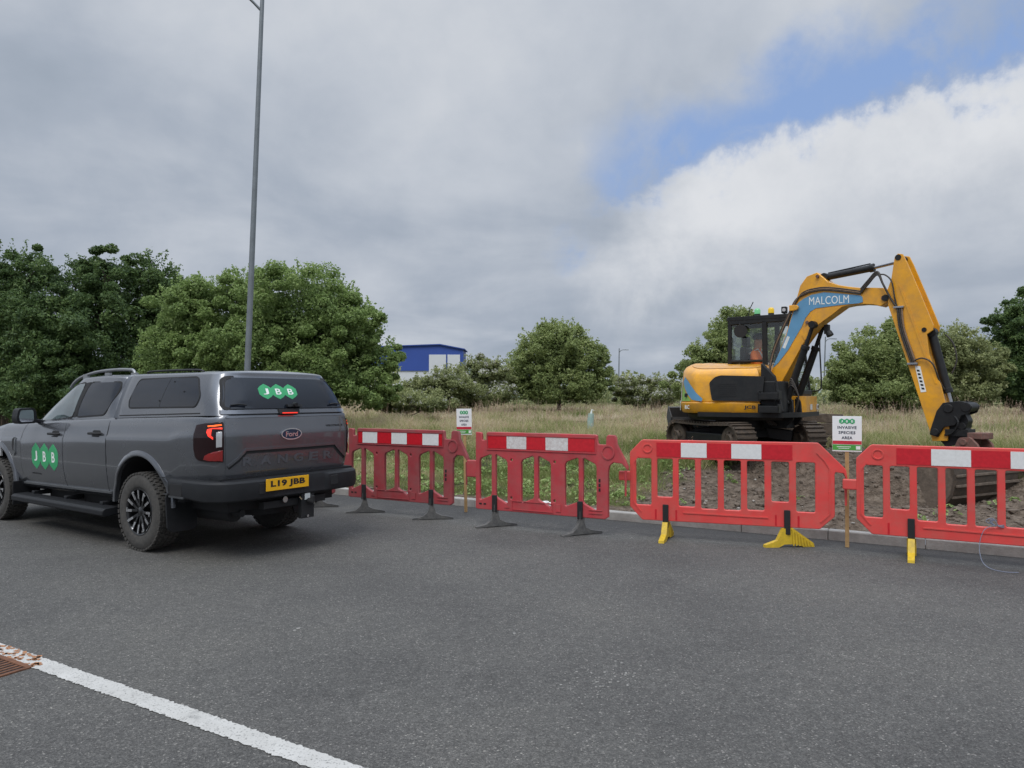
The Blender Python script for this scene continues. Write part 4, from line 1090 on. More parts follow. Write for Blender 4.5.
# tow bar
g = MB(); g.box((-1.27, -.11, .46), (.05, .17, .27)); g.box((-1.20, 0, .50), (.08, .8, .07)); g.cyl((-1.30, -.11, .50), (-1.37, -.11, .50), .028); g.cyl((-1.36, -.11, .48), (-1.36, -.11, .555), .022)
tow = g.build('tow_bar', M['matt_black'], TR, bevel=.006)
g = MB(); g.box((-1.298, -.10, .545), (.004, .07, .065)); g.build('tow_bar_label', M['pale_plastic'], tow)
g = MB(); g.cyl((-1.29, -.165, .48), (-1.32, -.165, .48), .016); g.cyl((-1.29, -.09, .35), (-1.32, -.09, .35), .014); g.cyl((-1.25, .17, .54), (-1.28, .17, .54), .03); g.bar((-1.3, .01, .55), (-1.3, -.02, .52), .012, .012); g.build_each('tow_bar_pin', M['chrome'], tow, smooth=50)
# mud flaps
for s in (1, -1):
    g = MB(); g.prism(rounded([(.62, .27), (.66, .24), (.90, .24), (.94, .28), (.95, .60), (.62, .60)], .02, 2), lambda a, b, t: (t - (b - .4) * -.06, a * s, b), -.47, -.45); g.build('mud_flap', M['black_plastic'], TR)
    g = MB(); g.prism([(.64, .24), (.955, .24), (.955, .52), (.64, .52)], lambda a, b, t: (t, a * s, b), 2.84, 2.855); g.build('mud_flap', M['black_plastic'], TR)
# front end (seen only from a step aside)
g = MB(); g.box((4.13, 0, .80), (.10, 1.1, .28)); g.build('grille', M['matt_black'], TR, bevel=.02)
g = MB(); g.prism([(-.90, .42), (.90, .42), (.92, .62), (-.92, .62)], lambda a, b, t: (t - abs(a) ** 3 * .35, a, b), 3.98, 4.26); g.build('front_bumper', M['black_plastic'], TR, bevel=.02)
for s in (1, -1):
    g = MB(); i0 = NB - 62; panel(g, [(i0, .80), (i0 + 26, .78), (i0 + 26, .97), (i0, 1.0)], U, .008, .02, 8, 8, (s,)); g.build('headlight', M['lamp_clear'], TR, smooth=40)
# wheels
def wheel(x, s):
    y0 = .93 * s
    g = MB(); ax = (0, s, 0)
    # rim barrel and hub; axial measured outward from the wheel's outer face
    g.lathe([(-.24, .20), (-.24, .228), (-.02, .228), (-.008, .238), (-.004, .236), (-.008, .222), (-.03, .215), (-.14, .20), (-.14, .0)], (x, y0, WZ), ax, 40)
    g.lathe([(-.14, .06), (-.03, .055), (-.022, .045), (-.018, .0)], (x, y0, WZ), ax, 20)
    w_ = g.build('wheel', M['rim_black'], TR, smooth=40)
    g = MB()
    prof = [(-.235, .232), (-.25, .26), (-.258, .31), (-.25, .355), (-.235, .378), (-.22, .386), (-.035, .386), (-.018, .378), (-.003, .355), (.004, .31), (-.001, .262), (-.010, .240), (-.02, .232)]
    g.lathe(prof, (x, y0, WZ), ax, 56)
    nl = 46
    for k in range(nl):        # tread blocks and shoulder lugs
        t = 2 * math.pi * k / nl
        for (ax0, wd, off) in ((-.225, .045, 0), (-.165, .040, .5), (-.110, .040, 0), (-.06, .04, .5), (-.018, .03, 0)):
            tt = t + off * 2 * math.pi / nl
            rot = Matrix.Rotation(-tt * 1.0, 3, 'Y')
            c = Vector((x + .387 * math.sin(tt) * 1.0, y0 + s * ax0, WZ + .387 * math.cos(tt)))
            rr2 = .384 if ax0 in (-.225, -.018) else .388
            c = Vector((x + rr2 * math.sin(tt), y0 + s * ax0, WZ + rr2 * math.cos(tt)))
            g.box(c, (.036, wd, .016), Matrix.Rotation(tt, 3, 'Y'))
    g.build('tyre', M['tyre'], w_, smooth=30)
    g = MB(); g2 = MB()
    for k in range(6):
        base = 2 * math.pi * k / 6 + .25
        for d_ in (-.20, .20):
            a1, a2 = base + d_ * .55, base + d_ * 1.35
            p1 = Vector((x + .05 * math.cos(a1), y0 - s * .034, WZ + .05 * math.sin(a1))); p2 = Vector((x + .218 * math.cos(a2), y0 - s * .014, WZ + .218 * math.sin(a2)))
            g.bar(p1, p2, .024, .028, up=(0, 1, 0))
            q1 = p1.lerp(p2, .48); g2.bar(q1 + Vector((0, s * .0155, 0)), p2 + Vector((0, s * .0155, 0)), .024, .004, up=(0, 1, 0))
        a1, a2 = base - .27, base + .27
        p1 = Vector((x + .212 * math.cos(a1), y0 + s * .0015, WZ + .212 * math.sin(a1))); p2 = Vector((x + .212 * math.cos(a2), y0 + s * .0015, WZ + .212 * math.sin(a2)))
        if k % 1 == 0: g2.bar(p1, p1.lerp(p2, .3), .018, .004, up=(0, 1, 0))
    g.build('spokes', M['rim_black'], w_, bevel=.003); g2.build('spoke_tips', M['rim_silver'], w_)
for x in (RX, FX):
    for s in (1, -1): wheel(x, s)
# ------------------------------------------------------------------ excavator
EZ = .50
C0 = Vector((4.30, 13.3, EZ))
EX = empty('excavator', C0, 0, label='orange yellow tracked excavator with a blue decal on its boom, digging behind the barriers', cat='excavator')
def frame(ang):                      # forward / left unit vectors in world XY for a heading given clockwise from +X
    return Vector((math.cos(ang), -math.sin(ang), 0)), Vector((math.sin(ang), math.cos(ang), 0))
UPV = Vector((0, 0, 1))
fu, lu = frame(R(70)); fb, lb = frame(R(35)); fa, la = frame(R(48))
U3 = lambda a, l, z: fu * a + lu * l + UPV * z            # undercarriage
B3 = lambda a, l, z: fb * a + lb * l + UPV * z            # upper body
PA = Vector((4.8, 12.5, 0)) - Vector((C0.x, C0.y, 0))
A3 = lambda s, z, l=0.0: PA + fa * s + la * l + UPV * (z - EZ)   # boom plane (world heights)
# undercarriage
g = MB()
rotu = Matrix((fu, lu, UPV)).transposed()
g.box(U3(0, 0, .42), (.9, 1.0, .22), rotu, .9); g.cyl(U3(0, 0, .45), U3(0, 0, .66), .46, .46, 28)
for a in (-1, 1):
    for s in (-1, 1): g.bar(U3(a * .22, s * .2, .42), U3(a * .62, s * .62, .34), .26, .20)
g.build('undercarriage', M['exc_black'], EX, smooth=40, bevel=.015)
def track(s):
    yc = s * .75; hw = .20; Lh = .80; r_ = .29; zc_ = .30
    path = []
    n = 16
    for i in range(n + 1): th = R(-90 + 180 * i / n); path.append((Lh + r_ * math.cos(th), zc_ + r_ * math.sin(th)))
    for i in range(1, 12): path.append((Lh - 2 * Lh * i / 12, zc_ + r_ - .02 * math.sin(math.pi * i / 12)))
    for i in range(n + 1): th = R(90 + 180 * i / n); path.append((-Lh + r_ * math.cos(th), zc_ + r_ * math.sin(th)))
    for i in range(1, 12): path.append((-Lh + 2 * Lh * i / 12, zc_ - r_))
    g = MB(); N_ = len(path); vs = []
    for (a, z) in path:
        c = Vector((min(max(a, -Lh), Lh), zc_)); d = Vector((a, z)) - c; d.normalize() if d.length > 0 else None
        inn = Vector((a, z)) - d * .035
        vs += [U3(a, yc - hw, z), U3(a, yc + hw, z), U3(inn.x, yc + hw, inn.y), U3(inn.x, yc - hw, inn.y)]
    g.add(vs, [(4 * i + k, 4 * i + (k + 1) % 4, 4 * ((i + 1) % N_) + (k + 1) % 4, 4 * ((i + 1) % N_) + k) for i in range(N_) for k in range(4)])
    # grouser bars
    P2 = [Vector(p) for p in path]; tot = 0; step = .085; acc = 0
    for i in range(N_):
        a, b = P2[i], P2[(i + 1) % N_]; Ls = (b - a).length
        while acc < Ls:
            q = a.lerp(b, acc / Ls); d = (b - a).normalized(); nrm = Vector((d.y, -d.x))
            if (q - Vector((min(max(q.x, -Lh), Lh), zc_))).dot(nrm) < 0: nrm = -nrm
            q = q + nrm * .012
            g.bar(U3(q.x, yc - hw, q.y), U3(q.x, yc + hw, q.y), .028, .036, up=U3(nrm.x, 0, nrm.y))
            acc += step
        acc -= Ls
    t_ = g.build('track', M['steel_dirty'], EX, smooth=30)
    g = MB(); g.box(U3(0, yc, .30), (1.5, .20, .20), rotu); g.box(U3(0, yc, .20), (1.3, .28, .10), rotu); g.build('track_frame', M['exc_black'], t_, bevel=.02)
    for a, nm_ in ((-Lh, 'sprocket'), (Lh, 'idler')):
        g = MB(); g.lathe([(-.15, .10), (-.13, .235), (-.06, .245), (-.05, .18), (.05, .18), (.06, .245), (.13, .235), (.15, .10), (.16, .0)], U3(a, yc, zc_), -lu, 24)
        g.lathe([(-.0, .0), (-.17, .0), (-.19, .10), (-.15, .12)], U3(a, yc, zc_), lu, 20)
        for k in range(8): th = k * math.pi / 4; g.cyl(U3(a + .14 * math.cos(th), yc - s * 0 - .165, zc_ + .14 * math.sin(th)), U3(a + .14 * math.cos(th), yc - .14, zc_ + .14 * math.sin(th)), .016, .016, 6)
        g.build(nm_, M['steel_dirty'], t_, smooth=30)
    for a in (-.45, -.15, .15, .45):
        g = MB(); g.cyl(U3(a, yc - .16, .115), U3(a, yc + .16, .115), .075, .075, 16); g.build('roller', M['steel_dirty'], t_, smooth=40)
track(-1); track(1)
# dozer blade, raised, at the rear
g = MB(); prof = [(-1.30, .22), (-1.36, .30), (-1.385, .45), (-1.36, .62), (-1.33, .66), (-1.30, .64), (-1.335, .45), (-1.27, .22)]
g.prism(prof, lambda a, b, t: U3(a + .05, t, b + .20), -.78, .78)
for s in (-.78, .78): g.prism([(-1.30, .2), (-1.385, .45), (-1.33, .68), (-1.20, .45)], lambda a, b, t: U3(a + .05, t, b + .20), s - .012, s + .012)
bl = g.build('dozer_blade', M['exc_grey'], EX, bevel=.006)
for s in (-1, 1):
    g = MB(); g.bar(U3(-1.24, s * .35, .55), U3(-.45, s * .30, .36), .10, .12); g.build('blade_arm', M['exc_black'], bl, bevel=.01)
# upper body: slew platform, counterweight / hood with round tail
g = MB(); g.cyl(B3(0, 0, .64), B3(0, 0, .74), .95, 1.0, 40)
g.prism(rounded([(-.5, -1.02), (.95, -1.02), (1.15, -.5), (1.18, .9), (1.0, 1.08), (-.5, 1.08)], .08), lambda a, b, t: B3(a, b, t), .70, .78)
g.build('slew_platform', M['exc_black'], EX, smooth=40)
def tail_outline(rad, side):          # plan outline of hood (a forward, l left), right flank at -side
    pts = [(.62, -side), (.15, -side - .015), (-.18, -side + .01)]
    for k in range(1, 26):
        th = R(-112 - (316 - 224) * 0 - k * (136 / 26.0)); pts.append((rad * math.cos(th), rad * math.sin(th)))
    pts += [(-.25, side), (.62, side)]
    return pts
def loft(levels, fn, name, mt, parent, smooth=35, cap=True):
    g = MB(); n = len(levels[0][1]); vs = []
    for z, o in levels: vs += [fn(a, l, z) if not callable(z) else fn(a, l, z(a, l)) for a, l in o]
    fs = [(k * n + i, k * n + (i + 1) % n, (k + 1) * n + (i + 1) % n, (k + 1) * n + i) for k in range(len(levels) - 1) for i in range(n)]
    g.add(vs, fs)
    if cap:
        for lv_, rev in ((0, True), (len(levels) - 1, False)):
            o = levels[lv_][1]; tri = geometry.tessellate_polygon([[Vector((a, b, 0)) for a, b in o]])
            g.f += [tuple(lv_ * n + i for i in t) for t in tri]; g.mi += [0] * len(tri)
    return g.build(name, mt, parent, smooth=smooth)
def sc_o(o, k, dx=0): return [(a * k + dx, l * k) for a, l in o]
T0 = tail_outline(1.12, 1.04); 
lower = loft([(.76, sc_o(T0, .955)), (.80, sc_o(T0, .985)), (.94, sc_o(T0, 1.0)), (.955, sc_o(T0, .992))], B3, 'counterweight_skirt', M['exc_yellow'], EX)
zt_ = lambda k: (lambda a, l: k + .16 * float(sstep(-1.04, .2, l)) * 1.0)
hood = loft([(.955, sc_o(T0, .975)), (.97, sc_o(T0, .985)), (1.30, sc_o(T0, .965, .0)), (zt_(1.44), sc_o(T0, .945)), (zt_(1.50), sc_o(T0, .905)), (zt_(1.535), sc_o(T0, .84)), (zt_(1.55), sc_o(T0, .60))], B3, 'engine_hood', M['exc_yellow'], EX, 30)
# dusty top of the hood
g = MB(); o = [(a, l) for a, l in sc_o(T0, .80)]; g.prism(o, lambda a, b, t: B3(a, b, t + zt_(1.545)(a, b)), 0, .004)
g.build('hood_top', M['exc_dusty'], hood)
# black engine door on the right flank, steps
def flank(a, z, e=0.0): return B3(a, -(1.04 * (1 - .035 * (z - .95) / .5) + .006 + e), z)
g = MB(); g.prism(rounded([(-.20, .985), (.66, .975), (.70, 1.40), (-.06, 1.43), (-.16, 1.40), (-.26, 1.30)], .04), lambda a, b, t: flank(a, b, t), 0, .022)
ed = g.build('engine_door', M['exc_black'], EX, smooth=30, bevel=.008)
g = MB()
for k in range(7): g.prism([(-.10, 1.06 + k * .035), (.22, 1.06 + k * .035), (.22, 1.075 + k * .035), (-.10, 1.075 + k * .035)], lambda a, b, t: flank(a, b, t), .023, .028)
g.build('door_louvres', M['matt_black'], ed)
for k, z in enumerate((.80, 1.02)):
    g = MB(); g.box(B3(.80, -1.10, z), (.34, .20, .03), Matrix((fb, lb, UPV)).transposed()); g.box(B3(.80, -1.19, z + .05), (.34, .02, .10), Matrix((fb, lb, UPV)).transposed())
    for a in (.64, .96): g.box(B3(a, -1.10, z + .06), (.02, .2, .14), Matrix((fb, lb, UPV)).transposed())
    g.build('step', M['exc_black'], EX, bevel=.006)
g = MB(); g.prism([(.60, -1.0), (.86, -1.0), (.94, -.70), (.94, -.40), (.60, -.40)], lambda a, b, t: B3(a, b, t), .78, 1.32)
g.prism([(.62, .80), (.98, .80), (.86, 1.40), (.66, 1.62), (.62, 1.62)], lambda a, b, t: B3(a, t, b), -.98, -.90)
g.build('tool_box', M['exc_black'], EX, bevel=.02)
g = MB(); put_text(g, 'JCB', .20, .075, lambda a, b: flank(.46 + a, .83 + b, .012), bold=.03); g.build('flank_lettering', M['ink'], lower)
g = MB(); put_text(g, '86C', .17, .075, lambda a, b: (lambda th, r_: B3(r_ * math.cos(th), r_ * math.sin(th), .83 + b))(R(-131) + (a) / 1.12, 1.132), bold=.03); g.build('tail_lettering', M['white_ink'], lower)
# tail decal: blue sweep over green on the rounded corner
def tailp(a, z, e): 
    th = R(-149) + a / 1.12; k = (.987 - .02 * (z - .97) / .33) if z > .955 else 1.0
    return B3(1.12 * k * math.cos(th) - 0 + math.cos(th) * e, 1.12 * k * math.sin(th) + math.sin(th) * e, z)
g = MB(); pts_u = [(.14, 1.43), (.30, 1.35), (.48, 1.22), (.60, 1.12), (.76, 1.02)]
pts_l = [(.03, 1.33), (.16, 1.22), (.32, 1.10), (.48, 1.0), (.74, .972)]
def decal(g, up, lo_, fn, e=.004, n=8):
    up = dense(up, n); lo_ = dense(lo_, n); vs = []
    K_ = 8
    for (a0_, b0_), (a1_, b1_) in zip(up, lo_):
        for k in range(K_ + 1): vs.append(fn(a0_ + (a1_ - a0_) * k / K_, b0_ + (b1_ - b0_) * k / K_, e))
    m_ = K_ + 1
    g.add(vs, [(i * m_ + k, i * m_ + k + 1, (i + 1) * m_ + k + 1, (i + 1) * m_ + k) for i in range(len(up) - 1) for k in range(K_)])
decal(g, pts_u, pts_l, tailp); g.build('blue_decal', M['decal_blue'], hood, smooth=60)
g = MB(); decal(g, [(.02, 1.30), (.15, 1.19), (.30, 1.08), (.45, .99)], [(.0, .972), (.12, .972), (.27, .972), (.42, .972)], tailp, .0045); g.build('green_decal', M['decal_green'], hood, smooth=60)
g = MB(); decal(g, [(-.12, .80), (-.10, 1.0), (-.10, 1.42)], [(-.03, .80), (-.03, 1.0), (-.03, 1.42)], tailp, .008); g.build('white_edge_stripe', M['white_ink'], hood, smooth=60)
g = MB(); g.box(tailp(.28, 1.08, .008), (.06, .06, .07)); g.build('latch', M['matt_black'], hood, bevel=.006)
# cab
CA0, CA1, CL0, CL1 = -.28, 1.00, .04, .97; CZ0, CZ1 = 1.08, 2.52
rotb = Matrix((fb, lb, UPV)).transposed()
g = MB()    # lower cab wall and front skirt
g.prism(rounded([(CA0, .80), (CA1, .80), (CA1 + .02, 1.12), (CA0, 1.20)], .02), lambda a, b, t: B3(a, t, b), CL0, CL1); g.build('cab_base', M['exc_black'], EX, bevel=.01)
g = MB(); g.prism(rounded([(.45, -.12), (1.08, -.12), (1.14, .0), (1.14, .88), (1.03, 1.02), (.45, 1.02)], .06), lambda a, b, t: B3(a, b, t), .775, 1.065)
fs_ = g.build('front_skirt', M['exc_yellow'], EX, smooth=30, bevel=.02)
for l, mt in ((.30, 'pale_plastic'), (.80, 'pale_plastic')):
    g = MB(); g.box(B3(1.155, l, .87), (.02, .10, .10), rotb); q_ = g.build('skirt_sticker', M[mt], fs_)
g = MB(); g.box(B3(1.168, .80, .87), (.012, .05, .05), rotb); g.build('tow_eye', M['matt_black'], fs_)
cabf = MB()
def post(a0_, l0, z0_, a1_, l1, z1_, w_=.06, t_=.07): cabf.bar(B3(a0_, l0, z0_), B3(a1_, l1, z1_), w_, t_, up=fb)
for l in (CL0 + .03, CL1 - .03):
    post(CA0 + .03, l, 1.18, CA0 + .04, l, 2.44); post(.42, l, 1.12, .40, l, 2.46, .07, .09); post(CA1 - .02, l, 1.10, CA1 - .16, l, 2.46, .06, .07)
    cabf.bar(B3(CA0 + .02, l, 1.20), B3(CA1, l, 1.12), .07, .10); cabf.bar(B3(CA0 + .02, l, 2.45), B3(CA1 - .14, l, 2.47), .07, .09)
    cabf.bar(B3(CA0 + .02, l, 1.72), B3(.42, l, 1.72), .055, .05)
for a, z in ((CA0 + .03, 1.20), (CA0 + .03, 2.45), (CA1, 1.13), (CA1 - .15, 2.47), (CA0 + .03, 1.72)): cabf.bar(B3(a, CL0 + .02, z), B3(a, CL1 - .02, z), .07, .09)
cabf.build('cab_frame', M['exc_black'], EX, bevel=.014)
g = MB(); g.prism(rounded([(CA0 - .03, CL0 - .01), (CA1 - .10, CL0 - .01), (CA1 - .10, CL1 + .01), (CA0 - .03, CL1 + .01)], .10, 5), lambda a, b, t: B3(a, b, t + .02 * (a > 1)), 2.49, 2.56); rf = g.build('cab_roof', M['exc_black'], EX, smooth=30, bevel=.015)
gl = []
def pane(name, pts):
    g = MB(); n = len(pts); P_ = [Vector(p) for p in pts]; nrm = (P_[1] - P_[0]).cross(P_[2] - P_[0]).normalized() * .006
    g.add([p for p in P_] + [p + nrm for p in P_], [tuple(range(n)), tuple(range(2 * n - 1, n - 1, -1))] + [(i, (i + 1) % n, n + (i + 1) % n, n + i) for i in range(n)])
    return g.build(name, M['cab_glass'], EX)
for l in (CL0 + .03, CL1 - .03):
    pane('side_window', [B3(CA0 + .06, l, 1.75), B3(.38, l, 1.75), B3(.38, l, 2.42), B3(CA0 + .06, l, 2.42)])
    pane('side_window', [B3(.46, l, 1.16), B3(CA1 - .05, l, 1.14), B3(CA1 - .17, l, 2.43), B3(.46, l, 2.43)])
pane('windscreen', [B3(CA1 - .01, CL0 + .07, 1.16), B3(CA1 - .01, CL1 - .07, 1.16), B3(CA1 - .15, CL1 - .07, 2.43), B3(CA1 - .15, CL0 + .07, 2.43)])
pane('rear_window', [B3(CA0 + .03, CL0 + .07, 1.75), B3(CA0 + .03, CL1 - .07, 1.75), B3(CA0 + .03, CL1 - .07, 2.42), B3(CA0 + .03, CL0 + .07, 2.42)])
# grab rail beside the front pillar, work lights, beacons, aerial, mirror
g = MB(); g.tube(smooth_path([B3(CA1 + .02, CL1 + .02, 2.30), B3(CA1 + .14, CL1 + .06, 2.28), B3(CA1 + .16, CL1 + .06, 1.9), B3(CA1 + .18, CL1 + .06, 1.30), B3(CA1 + .14, CL1 + .05, 1.18), B3(CA1 + .03, CL1 + .02, 1.16)]), .014, 8); g.build('grab_rail', M['matt_black'], EX, smooth=60)
for k, (a, l, mt, nm_) in enumerate(((.25, .15, 'beacon_green', 'beacon'), (.50, .15, 'beacon_amber', 'beacon'))):
    g = MB(); g.cyl(B3(a, l, 2.56), B3(a, l, 2.60), .055, .05, 16); bc = g.build('beacon', M['matt_black'], EX)
    g = MB(); g.lathe([(0, .055), (.07, .055), (.10, .04), (.11, 0)], B3(a, l, 2.60), (0, 0, 1), 16); g.build('beacon_lens', M[mt], bc, smooth=50)
for k in range(3):
    g = MB(); g.box(B3(.74 + k * .15, .14, 2.64), (.09, .11, .12), rotb); g.cyl(B3(.74 + k * .15, .14, 2.55), B3(.74 + k * .15, .14, 2.6), .015); wl = g.build('work_light', M['exc_black'], EX, bevel=.01)
    g = MB(); g.cyl(B3(.745 + k * .15, .078, 2.64), B3(.745 + k * .15, .083, 2.64), .032, .032, 14); g.build('work_light_lens', M['lamp_clear'], wl)
g = MB(); g.tube([B3(.06, .2, 2.54), B3(.10, .2, 2.72), B3(.16, .2, 2.84)], .008, 6); g.build('aerial', M['matt_black'], EX)
g = MB(); g.cyl(B3(-.02, -.01, 2.28), B3(0, -.06, 2.28), .12, .12, 20); g.bar(B3(-.05, .05, 2.44), B3(-.01, -.02, 2.30), .02, .02); g.build('round_mirror', M['matt_black'], EX, smooth=40)
# seat and controls
g = MB(); g.box(B3(.18, .55, 1.30), (.48, .48, .12), rotb); g.box(B3(-.08, .55, 1.66), (.12, .46, .70), rotb); g.box(B3(-.08, .55, 2.12), (.10, .26, .20), rotb); g.box(B3(.2, .55, 1.18), (.4, .3, .2), rotb); g.build('seat', M['exc_black'], EX, bevel=.03)
for l in (.28, .82): 
    g = MB(); g.box(B3(.30, l, 1.42), (.36, .10, .10), rotb); g.tube([B3(.44, l, 1.45), B3(.47, l, 1.62)], .018, 8); g.build('control_console', M['exc_black'], EX, bevel=.01)
# kingpost
g = MB()
g.prism(rounded([(-.34, 1.25), (.02, 1.02), (.16, 1.15), (.14, 1.50), (-.10, 1.70), (-.40, 1.62)], .06), lambda a, b, t: A3(a, b, t), -.03, .02)
g.prism(rounded([(-.34, 1.25), (.02, 1.02), (.16, 1.15), (.14, 1.50), (-.10, 1.70), (-.40, 1.62)], .06), lambda a, b, t: A3(a, b, t), .27, .32)
g.box(A3(-.18, 1.25, .14), (.42, .30, .50), Matrix((fa, la, UPV)).transposed()); g.cyl(A3(-.22, 1.62, -.05), A3(-.22, 1.62, .34), .06)
g.build('kingpost', M['exc_black'], EX, smooth=30, bevel=.01)
# boom
BOOM = [(-0.36, 1.50), (-0.337, 1.826), (-0.103, 2.38), (0.017, 2.667), (0.101, 2.934), (0.164, 3.133), (0.23, 3.33), (0.276, 3.482), (0.392, 3.625), (0.573, 3.673), (0.662, 3.591), (0.761, 3.491), (0.923, 3.417), (1.134, 3.361), (1.30, 3.325), (1.423, 3.316), (1.641, 3.285), (1.738, 3.208), (1.719, 3.067), (1.592, 2.996), (1.463, 3.04), (1.32, 3.061), (1.134, 3.062), (1.008, 3.048), (0.837, 2.938), (0.662, 2.826), (0.55, 2.753), (0.323, 2.467), (-0.067, 1.821), (-0.10, 1.50)]
g = MB(); g.prism(BOOM, lambda a, b, t: A3(a, b, t), .02, .27); boom = g.build('boom', M['exc_yellow'], EX, smooth=25, bevel=.012)
PLATE = [(-0.241, 2.067), (-0.091, 2.379), (0.029, 2.643), (0.112, 2.91), (0.195, 3.13), (0.253, 3.192), (0.346, 3.25), (0.483, 3.300), (0.706, 3.318), (0.923, 3.275), (1.279, 3.205), (1.32, 3.176), (1.326, 3.091), (1.258, 3.077), (0.966, 3.078), (0.55, 3.063), (0.46, 3.016), (0.369, 2.912), (0.3, 2.76), (0.23, 2.652), (0.053, 2.372), (-0.133, 2.152)]
g = MB(); g.prism(PLATE, lambda a, b, t: A3(a, b, t), .012, .018); pl_ = g.build('name_plate', M['decal_blue'], boom)
g = MB()
def tx(a, b): return A3(.773 + a, 3.111 + b - (a) * .045, .009)
put_text(g, 'MALCOLM', .67, .135, tx, bold=.0, space=1.05); g.build('plate_lettering', M['white_ink'], pl_)
g = MB(); g.prism([(-.05, 2.42), (.04, 2.62), (.09, 2.60), (.0, 2.40)], lambda a, b, t: A3(a, b, t), .0105, .012); g.build('plate_small_print', M['pale_plastic'], pl_)
g = MB()
for (a, b) in ((.59, 3.60), (.405, 2.83), (1.66, 3.12)): g.cyl(A3(a, b, .015), A3(a, b, -.012), .045 if a > 1 else .028, .045 if a > 1 else .028, 16)
g.build_each('boom_pin', M['rust_red'], boom, smooth=40)
# gusset plate that carries the ram under the boom
g = MB(); g.prism([(.30, 2.62), (.52, 2.98), (.66, 3.03), (1.0, 3.05), (.84, 2.935), (.66, 2.822), (.55, 2.745), (.36, 2.52)], lambda a, b, t: A3(a, b, t), .004, .014); g.build('gusset', M['exc_yellow'], boom, bevel=.003)
# rams : barrel, rod
def ram(name, a, m_, b, l, r0, r1, parent):
    g = MB(); g.cyl(A3(*a, l), A3(*m_, l), r0, r0, 18); pa, pm = Vector(A3(*a, l)), Vector(A3(*m_, l)); d = (pm - pa).normalized()
    g.cyl(pm - d * .06, pm + d * .01, r0 * 1.2, r0 * 1.2, 18); g.cyl(pa + la * -.07, pa + la * .07, r0 * 1.2, r0 * 1.2, 14)
    g.tube([pa + d * .05 + UPV * r0 * 1.1, pm - d * .05 + UPV * r0 * 1.3], .012, 6)
    o = g.build(name, M['exc_black'], parent, smooth=40, bevel=.004)
    rodm = M['exc_black'] if name == 'boom_ram' else M['ram_rod']
    g = MB(); g.cyl(A3(*m_, l), A3(*b, l), r1, r1, 14); pb = Vector(A3(*b, l)); g.cyl(pb + la * -.06, pb + la * .06, r1 * 1.8, r1 * 1.8, 14)
    g.build('ram_rod', rodm, o, smooth=40)
    return o
ram('dipper_ram', (.66, 3.59), (1.45, 3.65), (1.86, 3.70), .145, .058, .030, EX)
ram('boom_ram', (.04, 1.45), (.40, 2.42), (.53, 2.78), -.045, .060, .034, EX)
ram('boom_ram', (.04, 1.45), (.40, 2.42), (.53, 2.78), .335, .060, .034, EX)
# dipper: two cheek plates with a channel between, facing away from the cab
DIP = [(1.823, 3.752), (1.871, 3.796), (1.942, 3.777), (2.001, 3.641), (2.193, 3.113), (2.363, 2.633), (2.351, 2.559), (2.269, 2.502), (2.299, 2.19), (2.455, 1.732), (2.513, 1.445), (2.557, 1.079), (2.535, 0.894), (2.329, 0.885), (2.299, 1.029), (1.722, 2.991), (1.706, 3.23), (1.771, 3.416)]
DIN = [(1.80, 3.40), (1.86, 3.36), (1.98, 3.10), (2.12, 2.70), (2.21, 2.46), (2.26, 2.19), (2.42, 1.72), (2.48, 1.44), (2.52, 1.08), (2.50, 0.91), (2.34, 0.90), (2.31, 1.035), (1.735, 2.99), (1.72, 3.22)]
g = MB(); g.prism(DIP, lambda a, b, t: A3(a, b, t), -.01, .02); g.prism(DIP, lambda a, b, t: A3(a, b, t), .27, .30); g.prism(DIN, lambda a, b, t: A3(a, b, t), .022, .268)
dip = g.build('dipper', M['exc_yellow'], EX, bevel=.006)
g = MB()
for (a, b, r_) in ((1.875, 3.735, .045), (1.68, 3.12, .05), (2.235, 2.575, .035)): g.cyl(A3(a, b, -.02), A3(a, b, .31), r_, r_, 18)
g.build_each('dipper_pin', M['exc_black'], dip, smooth=40)
g = MB(); g.prism([(1.875, 3.30), (1.905, 3.30), (2.23, 2.30), (2.40, 1.75), (2.375, 1.75), (2.20, 2.28)], lambda a, b, t: A3(a, b, t), -.018, -.0105); g.build('cheek_rib', M['exc_yellow'], dip)
g = MB(); g.prism([(2.10, 2.03), (2.175, 2.02), (2.255, 1.63), (2.18, 1.62)], lambda a, b, t: A3(a, b, t), -.014, -.0105); lbl = g.build('dipper_sticker', M['white_ink'], dip)
g = MB()
for i in range(6): g.prism([(2.125 + i * .0125, 1.97 - i * .055), (2.165 + i * .0125, 1.965 - i * .055), (2.17 + i * .0125, 1.935 - i * .055), (2.13 + i * .0125, 1.94 - i * .055)], lambda a, b, t: A3(a, b, t), -.0155, -.0145)
g.build('sticker_print', M['ink'], lbl)
ram('bucket_ram', (2.29, 2.54), (2.50, 1.62), (2.55, 1.40), .145, .062, .032, EX)
